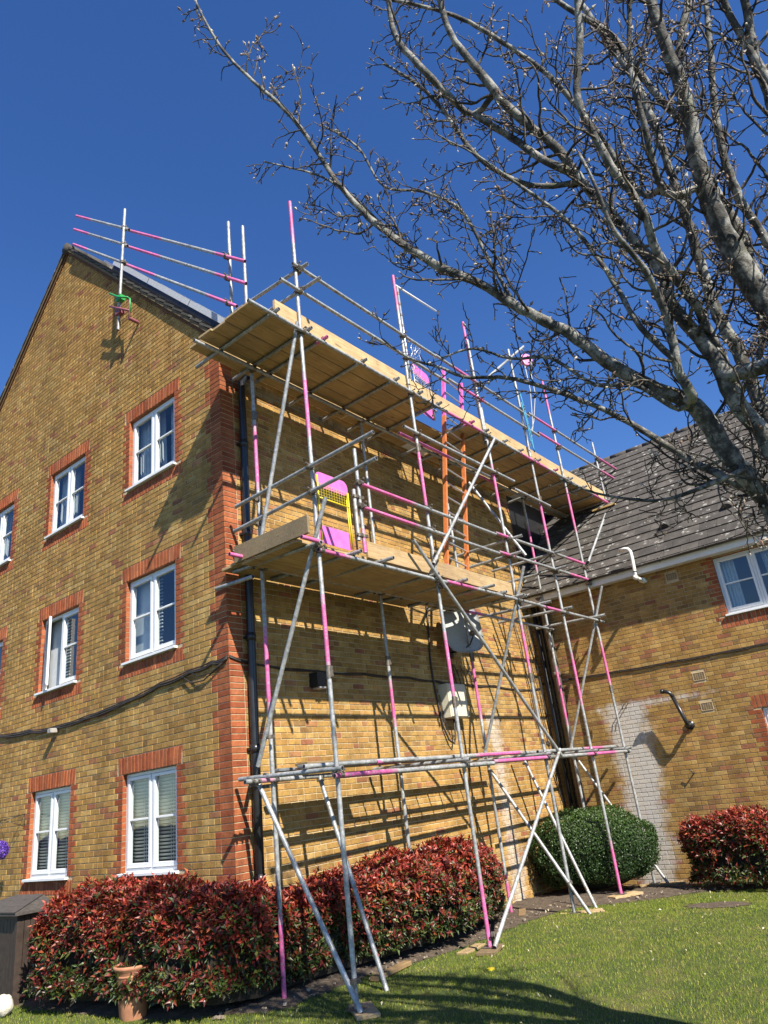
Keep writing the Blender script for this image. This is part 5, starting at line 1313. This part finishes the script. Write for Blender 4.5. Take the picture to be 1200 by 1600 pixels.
# round clipped bush
def round_bush():
    rs = np.random.default_rng(5); n = 34000
    root = empty("clipped_bush", (7.05, -0.95, -0.35), "dark green clipped round bush in the corner between the two buildings", "bush")
    v = rs.normal(0, 1, (n, 3)); v /= np.linalg.norm(v, axis=1, keepdims=True); v = v[(v[:, 2] > -0.75)]
    n = len(v)
    A = np.array([-0.433, 0.90, 0]); B = np.array([0.90, 0.433, 0]); C0 = np.array([6.98, -0.98, 0.28])
    q = np.abs(v) ** 0.95 * np.sign(v)
    lum = 1 + 0.05 * np.sin(q[:, 0] * 7 + q[:, 2] * 5) + 0.04 * np.sin(q[:, 1] * 9 - q[:, 2] * 6) + 0.022 * np.sin(q[:, 0] * 23 + q[:, 1] * 19) - 0.07 * rs.random(n) + np.where(rs.random(n) < 0.03, rs.random(n) * 0.09, 0)
    loc = q * np.array([[1.06, 0.74, 0.68]]) * lum[:, None]
    loc[:, 2] = np.where(loc[:, 2] < 0, loc[:, 2] * 0.9, loc[:, 2]); 
    P = C0 + loc[:, :1] * A + loc[:, 1:2] * B + loc[:, 2:] * np.array([0, 0, 1.0])
    nv = v[:, :1] * A + v[:, 1:2] * B + v[:, 2:] * np.array([0, 0, 1.0])
    ok = (P[:, 2] > -0.33) & (P[:, 1] < -0.02); P, nv = P[ok], nv[ok]; n = len(P)
    d, s, u = frame_from(nv, rs)
    L = 0.026 + 0.016 * rs.random(n); W = L * 0.38
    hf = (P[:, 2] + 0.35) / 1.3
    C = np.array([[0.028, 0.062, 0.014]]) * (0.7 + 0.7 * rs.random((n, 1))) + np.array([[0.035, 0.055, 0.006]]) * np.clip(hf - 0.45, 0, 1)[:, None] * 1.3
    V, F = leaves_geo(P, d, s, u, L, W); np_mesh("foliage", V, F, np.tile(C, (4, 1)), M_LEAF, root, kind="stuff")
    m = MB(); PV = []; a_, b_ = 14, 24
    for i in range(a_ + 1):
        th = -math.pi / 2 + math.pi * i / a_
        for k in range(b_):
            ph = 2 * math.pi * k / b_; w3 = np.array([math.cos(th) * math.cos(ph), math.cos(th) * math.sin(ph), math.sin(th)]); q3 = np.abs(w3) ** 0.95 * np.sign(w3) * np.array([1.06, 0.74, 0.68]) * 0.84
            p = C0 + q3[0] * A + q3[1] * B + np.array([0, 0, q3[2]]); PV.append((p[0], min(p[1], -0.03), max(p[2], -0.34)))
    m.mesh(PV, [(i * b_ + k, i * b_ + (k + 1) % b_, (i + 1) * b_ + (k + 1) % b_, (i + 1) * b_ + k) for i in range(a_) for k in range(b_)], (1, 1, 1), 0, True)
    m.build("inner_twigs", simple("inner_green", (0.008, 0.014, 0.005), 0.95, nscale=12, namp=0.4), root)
round_bush()

# ------------------------------------------------------------------ small things on the ground
pt = empty("plant_pot", (-0.72, 0.80, -0.28), "tall terracotta pot standing half in the red hedge", "pot")
m = MB(); m.lathe((-0.70, 0.86, -0.30), [(0.0, 0.0), (0.125, 0.0), (0.135, 0.02), (0.175, 0.36), (0.187, 0.46), (0.205, 0.475), (0.213, 0.495), (0.205, 0.51), (0.185, 0.505), (0.175, 0.47), (0.0, 0.46)], 28); m.build("body", M_TERRA, pt)
m = MB(); m.lathe((-0.70, 0.86, -0.30), [(0.179, 0.40), (0.1855, 0.405), (0.1855, 0.42), (0.182, 0.425)], 28); m.build("rim_band", M_TERRA, pt)
bn = empty("storage_box", (-0.5, 3.6, -0.3), "dark brown timber storage box with a felted roof beside the hedge", "storage box")
x0, x1, y0, y1 = -0.92, -0.46, 3.03, 4.35
m = MB(); m.box((x0 + 0.012, y0 + 0.012, -0.28), (x1, y1, 0.72)); m.build("body", M_SHED, bn)
for k in range(15):
    a = y0 + k * (y1 - y0) / 15; m = MB(); m.box((x0 - 0.006, a + 0.004, -0.16), (x0 + 0.014, a + (y1 - y0) / 15 - 0.004, 0.66), ch=0.003); m.build("plank", M_SHED, bn)
for k in range(6):
    a = x0 + k * (x1 - x0) / 6; m = MB(); m.box((a + 0.004, y0 - 0.006, -0.27), (a + (x1 - x0) / 6 - 0.004, y0 + 0.014, 0.70), ch=0.003); m.build("plank", M_SHED, bn)
m = MB(); m.box((x0 - 0.016, y0 - 0.012, -0.28), (x0 + 0.02, y0 + 0.05, 0.72), ch=0.003); m.build("corner_post", M_SHED, bn)
m = MB(); m.box((x0 - 0.014, y0 + 0.05, -0.28), (x0 + 0.014, y1, -0.17), ch=0.003); m.box((x0 - 0.014, y0 + 0.05, 0.655), (x0 + 0.014, y1, 0.72), ch=0.003); m.build("trim", M_SHED, bn)
m = MB(); e = 0.08; P = [(x0 - e, y0 - e, 0.70), (x1, y0 - e, 0.70), (x1, y1 + e, 0.70), (x0 - e, y1 + e, 0.70), (x0 - e, y0 - e, 0.735), (x1, y0 - e, 0.735), (x1, y1 + e, 0.735), (x0 - e, y1 + e, 0.735), (x1, y0 + 0.30, 0.86), (x1, y1 - 0.30, 0.86)]
m.mesh(P, [(3, 2, 1, 0), (0, 1, 5, 4), (3, 0, 4, 7), (2, 3, 7, 6), (1, 2, 6, 9, 8, 5), (4, 5, 8), (4, 8, 9, 7), (7, 9, 6)]); rf_ = m.build("roof", M_FELT, bn)
for k in range(3):
    t0, t1 = k / 3.0, (k + 1) / 3.0 + 0.02
    def rp_(s_, t): a = Vector((x0 - e, y0 - e + s_ * (y1 - y0 + 2 * e), 0.735)); b = Vector((x1, y0 + 0.30 + s_ * (y1 - y0 - 0.60), 0.86)); return a + (b - a) * t + Vector((-0.006, 0, 0.010 - 0.006 * (t - t0)))
    m = MB(); m.mesh([rp_(-0.01, t0), rp_(1.0, t0), rp_(1.0, min(1, t1)), rp_(-0.01, min(1, t1))] + [rp_(-0.01, t0) - Vector((0, 0, 0.012)), rp_(1.0, t0) - Vector((0, 0, 0.012))], [(0, 1, 2, 3), (4, 5, 1, 0)]); m.build("felt_sheet", M_FELT, rf_)
wb = MB(); PV = []; a_, b_ = 12, 20
for i in range(a_ + 1):
    th = -math.pi / 2 + math.pi * i / a_
    for k in range(b_):
        ph = 2 * math.pi * k / b_; r_ = 0.112 * (1 + 0.05 * math.sin(5 * ph + 3 * th) + 0.04 * math.sin(7 * th - 4 * ph)); PV.append((-1.19 + r_ * math.cos(th) * math.cos(ph), 2.70 + r_ * math.cos(th) * math.sin(ph), -0.17 + r_ * math.sin(th)))
wb.mesh(PV, [(i * b_ + k, i * b_ + (k + 1) % b_, (i + 1) * b_ + (k + 1) % b_, (i + 1) * b_ + k) for i in range(a_) for k in range(b_)], (1, 1, 1), 0, True)
wb.build("stone_ball", M_STONE, None, label="rough white stone ball ornament on the grass by the storage box", cat="ornament")
hb = empty("hanging_basket", (-0.3, 5.0, 1.4), "purple flowering ball hanging from a thin wall bracket past the ground floor window", "hanging basket")
rs = np.random.default_rng(8); n = 1400; v = rs.normal(0, 1, (n, 3)); v /= np.linalg.norm(v, axis=1, keepdims=True); P = np.array([-0.32, 5.03, 1.44]) + v * (0.115 + 0.015 * rs.random((n, 1)))
d, s, u = frame_from(v, rs); V, F = leaves_geo(P, d, s, u, np.full(n, 0.03), np.full(n, 0.010)); np_mesh("flower_ball", V, F, np.tile(np.array([[0.13, 0.06, 0.42]]) * (0.6 + 0.8 * rs.random((n, 1))), (4, 1)), M_LEAF, hb, kind="stuff")
m = MB(); m.path([(0.0, 4.93, 1.98), (-0.01, 4.93, 1.72)], 0.006, 6); m.path([(0, 4.93, 1.92), (-0.18, 4.97, 1.88), (-0.33, 5.02, 1.86)], 0.006, 6); m.path([(-0.005, 4.93, 1.74), (-0.30, 5.02, 1.87)], 0.004, 6)
for dx, dy in ((-0.08, 0), (0.08, 0.02), (0, 0.08)): m.path([(-0.32, 5.03, 1.86), (-0.32 + dx, 5.03 + dy, 1.55)], 0.003, 4)
m.build("bracket", M_BLACK, hb)
m = MB(); m.tube((1.60, -2.10, -0.262), (1.60, -2.10, -0.235), 0.038, 14); m.build("yellow_lid", M_YELLOW, None, label="small round yellow lid lying on the lawn before the pink pole foot", cat="lid")
# dead leaves and scraps on lawn and soil
rs = np.random.default_rng(21); n = 150
x = rs.uniform(-0.5, 6.5, n); y = rs.uniform(-4.6, -1.0, n); P = np.array([(a, b, ground_z(a, b) + 0.028) for a, b in zip(x, y)])
nv = np.tile([[0, 0, 1.0]], (n, 1)); d, s, u = frame_from(nv, rs); V, F = leaves_geo(P, d, s, u, rs.uniform(0.02, 0.05, n), rs.uniform(0.007, 0.014, n))
np_mesh("fallen_leaves", V, F, np.tile(np.array([[0.50, 0.44, 0.28]]) * (0.5 + 0.8 * rs.random((n, 1))), (4, 1)), M_LEAF, None, kind="stuff")
# stones and clods on the soil
m = MB(); r_ = random.Random(9)
for k in range(230):
    t = r_.random(); x = r_.uniform(-0.9, 7.6); 
    yb = np.interp(x, [-0.9, -0.2, 1.2, 2.6, 3.6, 4.4, 5.2, 5.6, 6.1, 6.6, 6.9, 7.6], [0.3, -0.75, -0.85, -1.0, -1.12, -1.22, -1.2, -1.5, -2.0, -2.5, -3.0, -3.4])
    y = yb + r_.random() ** 1.5 * 0.9; 
    if y > -0.15: continue
    s_ = r_.uniform(0.005, 0.02); z = ground_z(x, y) + 0.03; j = r_.uniform(0.4, 1.8)
    Pn = [Vector((r_.uniform(0.6, 1) * a, r_.uniform(0.6, 1) * b, r_.uniform(0.4, 0.8) * c)) * s_ + Vector((x, y, z)) for a in (-1, 1) for b in (-1, 1) for c in (-1, 1)]
    m.mesh(Pn, [(0, 1, 3, 2), (4, 6, 7, 5), (0, 4, 5, 1), (2, 3, 7, 6), (0, 2, 6, 4), (1, 5, 7, 3)], (0.24 * j, 0.19 * j, 0.14 * j))
m.build("stones", simple("stone_bits", (1, 1, 1), 0.9, vcol=True), None, kind="stuff")
for (x, y, rot, L, lab) in ((4.62, -0.78, 0.5, 0.5, "old timber edging laid by the end of the red hedge"), (1.3, -1.0, 0.12, 0.7, "thin timber strip lying between hedge and lawn")):
    m = MB(); m.box((-L / 2, -0.05, 0), (L / 2, 0.05, 0.045), (0.6, 0.55, 0.5), M=Matrix.Translation((x, y, ground_z(x, y) + 0.01)) @ Matrix.Rotation(rot, 4, 'Z'), ch=0.004); m.build("edging_board", M_WOOD, None, label=lab, cat="board")

# ------------------------------------------------------------------ tree
LIMBS=[
 [(-0.75,-6.37,2.54,0.0979),(-0.91,-6.31,2.99,0.0897),(-1.04,-6.22,3.23,0.0825),(-1.18,-6.15,3.56,0.0732),(-1.26,-6.09,3.68,0.0675),(-1.36,-5.96,3.77,0.0618),(-1.54,-5.76,4.01,0.0543),(-1.68,-5.61,4.24,0.0487),(-1.85,-5.39,4.48,0.0431),(-2.00,-5.20,4.72,0.0373),(-2.13,-5.00,4.91,0.0334),(-2.30,-4.80,5.16,0.0295),(-2.45,-4.63,5.45,0.0253),(-2.58,-4.52,5.73,0.0210),(-2.69,-4.45,6.01,0.0189),(-2.80,-4.38,6.25,0.0179),(-2.91,-4.30,6.44,0.0168),(-3.04,-4.19,6.65,0.0145),(-3.18,-4.09,6.87,0.0134),(-3.29,-4.03,7.09,0.0110),(-3.40,-4.00,7.34,0.0086)],
 [(-0.88,-6.50,2.73,0.0804),(-1.12,-6.44,3.28,0.0737),(-1.25,-6.36,3.55,0.0666),(-1.31,-6.34,3.77,0.0614),(-1.36,-6.31,3.93,0.0579),(-1.47,-6.22,4.24,0.0508),(-1.51,-6.22,4.47,0.0474),(-1.60,-6.14,4.72,0.0439),(-1.68,-6.07,4.94,0.0423),(-1.81,-5.98,5.20,0.0406),(-1.91,-5.92,5.43,0.0410),(-2.03,-5.83,5.61,0.0390),(-2.15,-5.74,5.78,0.0370),(-2.27,-5.68,5.97,0.0328),(-2.38,-5.63,6.15,0.0285),(-2.50,-5.58,6.35,0.0242),(-2.59,-5.60,6.63,0.0221)],
 [(-0.63,-6.59,3.05,0.1337),(-0.88,-6.69,3.85,0.1229),(-0.99,-6.68,4.20,0.1078),(-1.10,-6.63,4.46,0.1003),(-1.26,-6.60,4.79,0.0881),(-1.41,-6.61,5.09,0.0712),(-1.65,-6.70,5.59,0.0581),(-1.79,-6.70,5.83,0.0496),(-1.94,-6.73,6.19,0.0413)],
 [(-0.24,-6.64,3.43,0.1101),(-0.41,-6.65,4.18,0.0907),(-0.52,-6.63,4.53,0.0780),(-0.71,-6.64,5.04,0.0693),(-0.90,-6.60,5.36,0.0600),(-1.10,-6.61,5.75,0.0507),(-1.23,-6.72,6.25,0.0370),(-1.22,-6.95,6.79,0.0282)],
 [(-0.50,-6.45,3.23,0.0726),(-0.64,-6.40,4.10,0.0582),(-0.79,-6.36,4.49,0.0499),(-0.99,-6.40,5.11,0.0435),(-1.08,-6.41,5.40,0.0392),(-1.20,-6.42,5.84,0.0350),(-1.29,-6.41,6.22,0.0308),(-1.39,-6.34,6.60,0.0265),(-1.53,-6.25,7.05,0.0222)],
 [(-1.05,-6.37,3.56,0.0445),(-1.44,-6.35,4.15,0.0359),(-1.74,-6.28,4.42,0.0294),(-1.91,-6.30,4.66,0.0271),(-2.11,-6.24,4.90,0.0270),(-2.23,-6.22,5.12,0.0251),(-2.31,-6.21,5.32,0.0252),(-2.35,-6.31,5.61,0.0253),(-2.43,-6.41,5.92,0.0233)],
 [(-1.57,-6.40,4.96,0.0249),(-1.82,-6.44,5.24,0.0223),(-1.93,-6.48,5.62,0.0204),(-1.94,-6.54,5.91,0.0186),(-2.02,-6.63,6.15,0.0165)],
 [(-1.41,-6.92,3.67,0.0608),(-1.66,-7.03,4.44,0.0469),(-1.73,-7.10,5.09,0.0374),(-1.80,-7.10,5.28,0.0337),(-1.89,-7.14,5.48,0.0280),(-1.98,-7.18,5.66,0.0223)],
 [(-0.92,-6.39,2.75,0.0425),(-0.91,-6.24,3.07,0.0344),(-0.93,-6.01,3.33,0.0296),(-0.97,-5.78,3.62,0.0265),(-1.03,-5.62,3.82,0.0226),(-1.12,-5.44,4.00,0.0208),(-1.26,-5.19,4.20,0.0188),(-1.38,-4.97,4.34,0.0167),(-1.51,-4.69,4.43,0.0146),(-1.58,-4.55,4.55,0.0123),(-1.68,-4.33,4.71,0.0101),(-1.76,-4.16,4.94,0.0077)],
 [(-1.49,-6.18,3.57,0.0385),(-1.55,-6.16,3.73,0.0310),(-1.64,-6.20,4.00,0.0292),(-1.74,-6.21,4.14,0.0251),(-1.89,-6.21,4.28,0.0209),(-2.13,-6.16,4.45,0.0149),(-2.26,-6.16,4.70,0.0112),(-2.33,-6.14,4.91,0.0094)],
 [(-2.18,-5.49,5.92,0.0225),(-2.34,-5.41,6.03,0.0269),(-2.52,-5.35,6.17,0.0266),(-2.62,-5.25,6.43,0.0248),(-2.65,-5.23,6.68,0.0229),(-2.70,-5.27,6.86,0.0206)],
 [(-1.82,-5.95,5.26,0.0323),(-2.00,-5.84,5.35,0.0278),(-2.05,-5.67,5.65,0.0265),(-2.23,-5.51,5.86,0.0222)],
 [(-1.63,-6.12,3.79,0.0213),(-1.69,-6.05,4.05,0.0197),(-1.72,-6.00,4.31,0.0181),(-1.77,-5.93,4.63,0.0166),(-1.90,-5.83,4.93,0.0147),(-2.15,-5.64,5.22,0.0106),(-2.32,-5.49,5.44,0.0075),(-2.43,-5.34,5.61,0.0054)],
 [(-1.98,-4.92,5.04,0.0186),(-2.08,-4.74,5.30,0.0166),(-2.25,-4.61,5.52,0.0143),(-2.43,-4.50,5.75,0.0120),(-2.55,-4.34,5.95,0.0097),(-2.65,-4.12,6.13,0.0074),(-2.73,-3.94,6.27,0.0063)],
 [(-1.57,-5.49,4.39,0.0199),(-1.74,-5.33,4.59,0.0156),(-1.95,-5.27,4.95,0.0134),(-2.11,-5.22,5.28,0.0134),(-2.26,-5.03,5.49,0.0114),(-2.38,-4.79,5.63,0.0093),(-2.50,-4.69,6.00,0.0094),(-2.67,-4.52,6.22,0.0072)],
 [(-1.32,-6.05,3.60,0.0202),(-1.47,-5.87,3.81,0.0164),(-1.56,-5.65,3.88,0.0146),(-1.61,-5.42,4.18,0.0131),(-1.65,-5.16,4.29,0.0112),(-1.75,-4.93,4.45,0.0092),(-1.84,-4.72,4.44,0.0070)],
 [(-1.14,-6.26,3.15,0.0195),(-1.21,-6.04,3.10,0.0159),(-1.17,-5.79,3.11,0.0124),(-1.17,-5.57,3.19,0.0106),(-1.27,-5.38,3.28,0.0086),(-1.41,-5.24,3.39,0.0065)],
 [(-1.13,-6.61,5.73,0.0321),(-1.24,-6.49,6.12,0.0282),(-1.38,-6.38,6.64,0.0266),(-1.62,-6.22,6.84,0.0217),(-1.78,-6.08,7.03,0.0194)],
 [(-0.43,-6.80,3.79,0.0475),(-0.63,-6.81,4.64,0.0402),(-0.92,-6.74,5.19,0.0336),(-1.13,-6.78,5.59,0.0267),(-1.27,-6.91,6.10,0.0223),(-1.33,-7.02,6.59,0.0181)],
 [(-1.46,-6.24,5.16,0.0218),(-1.65,-6.12,5.70,0.0201),(-1.92,-5.99,6.08,0.0202),(-2.17,-5.83,6.31,0.0179),(-2.39,-5.64,6.54,0.0158),(-2.59,-5.37,6.77,0.0137),(-2.78,-5.07,6.96,0.0117)],
 [(-1.77,-5.97,5.23,0.0216),(-1.93,-5.68,5.30,0.0197),(-2.18,-5.47,5.51,0.0175),(-2.33,-5.33,5.98,0.0158),(-2.41,-5.21,6.27,0.0138),(-2.54,-5.05,6.50,0.0094)],
 [(-1.39,-7.11,4.32,0.0370),(-1.73,-7.14,4.87,0.0291),(-1.89,-7.08,5.52,0.0227),(-2.03,-7.07,5.72,0.0188)],
]

def smooth_path(pts, step=0.06):
    P = [Vector(p[:3]) for p in pts]; R = [p[3] for p in pts]; out = []; rad = []
    for i in range(len(P) - 1):
        p0, p1, p2, p3 = P[max(0, i - 1)], P[i], P[i + 1], P[min(len(P) - 1, i + 2)]
        n = max(2, int((p2 - p1).length / step))
        for k in range(n):
            t = k / n; t2, t3 = t * t, t * t * t
            q = 0.5 * ((2 * p1) + (-p0 + p2) * t + (2 * p0 - 5 * p1 + 4 * p2 - p3) * t2 + (-p0 + 3 * p1 - 3 * p2 + p3) * t3)
            out.append(q); rad.append(R[i] * (1 - t) + R[i + 1] * t)
    out.append(P[-1]); rad.append(R[-1]); return out, rad
tree = empty("ornamental_tree", (-1.0, -7.53, -0.3), "bare budding tree with grey bark reaching over the lawn from beyond the picture edge", "tree")
TR_R = random.Random(17)
TOP = (-0.45, -6.62, 2.35)
m = MB(); pts, rad = smooth_path([(-1.02, -7.55, -0.36, 0.30), (-1.0, -7.53, -0.15, 0.225), (-0.95, -7.45, 0.4, 0.19), (-0.80, -7.18, 1.2, 0.175), (-0.58, -6.85, 1.9, 0.18), (TOP[0], TOP[1], TOP[2], 0.19), (-0.48, -6.56, 2.75, 0.15)], 0.12)
m.path(pts, rad, 20, (1, 1, 1)); m.build("trunk", M_BARK, tree)
twV = []; segs = []; buds = []
def rnd_unit():
    while True:
        v = Vector((TR_R.uniform(-1, 1), TR_R.uniform(-1, 1), TR_R.uniform(-1, 1)))
        if 0.05 < v.length < 1: return v.normalized()
def crooked(p, d, L, r0, r1, step, wob, up=0.10):
    P = [p.copy()]; R = [r0]; n = max(2, int(L / step)); d = d.normalized()
    for i in range(n):
        d = (d + rnd_unit() * wob + Vector((0, 0, up * 0.3))).normalized(); p = p + d * step; P.append(p.copy()); R.append(r0 + (r1 - r0) * (i + 1) / n)
    return P, R, d
tw = MB(); NODES = []
def spur(p, d, depth=0):
    L = TR_R.choice((0.03, 0.05, 0.07, 0.10, 0.15)); P, R, dd = crooked(p, d, L, 0.0042, 0.0030, 0.022, 0.50)
    tw.path(P, R, 4, (0.42, 0.34, 0.28), cap=False); buds.append((P[-1], dd))
    if TR_R.random() < 0.35 and len(P) > 2: q = P[len(P) // 2]; P2, R2, d2 = crooked(q, rnd_unit() + dd, 0.05, 0.0026, 0.002, 0.02, 0.4); tw.path(P2, R2, 4, (0.42, 0.34, 0.28), cap=False); buds.append((P2[-1], d2))
def side_dir(t):
    v = rnd_unit(); v = (v - t * v.dot(t))
    v = v.normalized() if v.length > 1e-3 else t.orthogonal().normalized()
    return v
def twig(p, d, L, r0, level):
    P, R, dd = crooked(p, d, L, r0, max(0.0030, r0 * 0.45), 0.042, 0.34, 0.35)
    tw.path(P, R, 5 if r0 > 0.006 else 4, (0.55, 0.47, 0.40), cap=False)
    buds.append((P[-1], dd)); acc = 0.0
    for i in range(1, len(P)):
        t = (P[i] - P[i - 1]).normalized(); acc += 0.045
        if level > 0 and TR_R.random() < 0.16 and i < len(P) - 2: twig(P[i], (t * 0.7 + side_dir(t)), L * TR_R.uniform(0.3, 0.6), max(0.003, R[i] * 0.6), level - 1)
        elif TR_R.random() < 0.55: spur(P[i], (t * 0.5 + side_dir(t) + Vector((0, 0, 0.15))))
for li, pts in enumerate(LIMBS):
    if pts[0][2] < 3.6 and pts[0][0] > -1.0: pts = [(TOP[0], TOP[1], TOP[2] - 0.1, pts[0][3] * 1.15)] + pts
    elif NODES:
        q0 = Vector(pts[0][:3]); nb_ = min(NODES, key=lambda n_: (n_[0] - q0).length)
        if (nb_[0] - q0).length < 1.0: pts = [(nb_[0].x, nb_[0].y, nb_[0].z, min(nb_[1], pts[0][3] * 1.1))] + list(pts if (nb_[0] - q0).length > 0.08 else pts[1:])
    P, R = smooth_path(pts)
    NODES += list(zip(P[2:], R[2:]))
    # knobbly: small kinks along the limb
    R = [r * (0.76 if r > 0.035 else 0.90) for r in R]
    P = [p + rnd_unit() * min(0.006, r * 0.16) for p, r in zip(P, R)]
    R = [r * TR_R.uniform(0.96, 1.05) for r in R]
    mb = MB(); mb.path(P, R, 14 if R[0] > 0.04 else 9, (1, 1, 1)); mb.build("limb", M_BARK, tree)
    buds.append((P[-1], (P[-1] - P[-2]).normalized()))
    acc = 0; nxt = TR_R.uniform(0.03, 0.12)
    total = len(P); start = 6 if R[0] > 0.05 else 2
    for i in range(start, total):
        seg = (P[i] - P[i - 1]); acc += seg.length
        if acc < nxt * (2.4 if P[i].z < 3.9 and li in (0, 8, 14, 15, 5) else 1.0): continue
        acc = 0; r = R[i]; t = seg.normalized()
        frac = i / total
        nxt = TR_R.uniform(0.015, 0.055) if r < 0.035 else TR_R.uniform(0.025, 0.065)
        v = side_dir(t); base = P[i] + v * r * 0.7
        if TR_R.random() < 0.60:
            L = TR_R.uniform(0.18, 0.85) * (1.05 - 0.5 * frac) * (0.6 if r < 0.012 else 1.0); twig(base, t * TR_R.uniform(0.3, 0.9) + v, L, min(0.011, max(0.0035, r * 0.38)), 2)
        else: spur(base, t * 0.2 + v)
tw.build("twig", M_BARK, tree, kind="stuff")
nb = len(buds); rs = np.random.default_rng(31)
BP = np.array([tuple(b[0]) for b in buds]); BD = np.array([tuple(b[1]) for b in buds]); a = np.cross(BD, rs.normal(0, 1, (nb, 3))); a /= np.linalg.norm(a, axis=1, keepdims=True); b = np.cross(BD, a)
sz = rs.choice([0.006, 0.009, 0.013, 0.018], nb, p=[0.35, 0.35, 0.2, 0.1])[:, None]
ring = [BP + BD * sz * 0.6 + (a * math.cos(k * math.pi / 2.5) + b * math.sin(k * math.pi / 2.5)) * sz * 0.62 for k in range(5)]
V = np.stack([BP - BD * sz * 0.5] + ring + [BP + BD * sz * 2.1], 1).reshape(-1, 3); i = np.arange(nb)[:, None] * 7
F = np.concatenate([i + np.array([[0, 1 + (k + 1) % 5, 1 + k]]) for k in range(5)] + [i + np.array([[6, 1 + k, 1 + (k + 1) % 5]]) for k in range(5)], 0)
BC = np.array([[0.26, 0.21, 0.16], [0.40, 0.34, 0.28], [0.20, 0.12, 0.08], [0.48, 0.43, 0.36], [0.14, 0.09, 0.06]])[rs.integers(0, 5, nb)]
np_mesh("bud", V, F, np.tile(BC, (10, 1)), M_BUD, tree, kind="stuff")
print("buds", nb, "objects", len(bpy.data.objects))
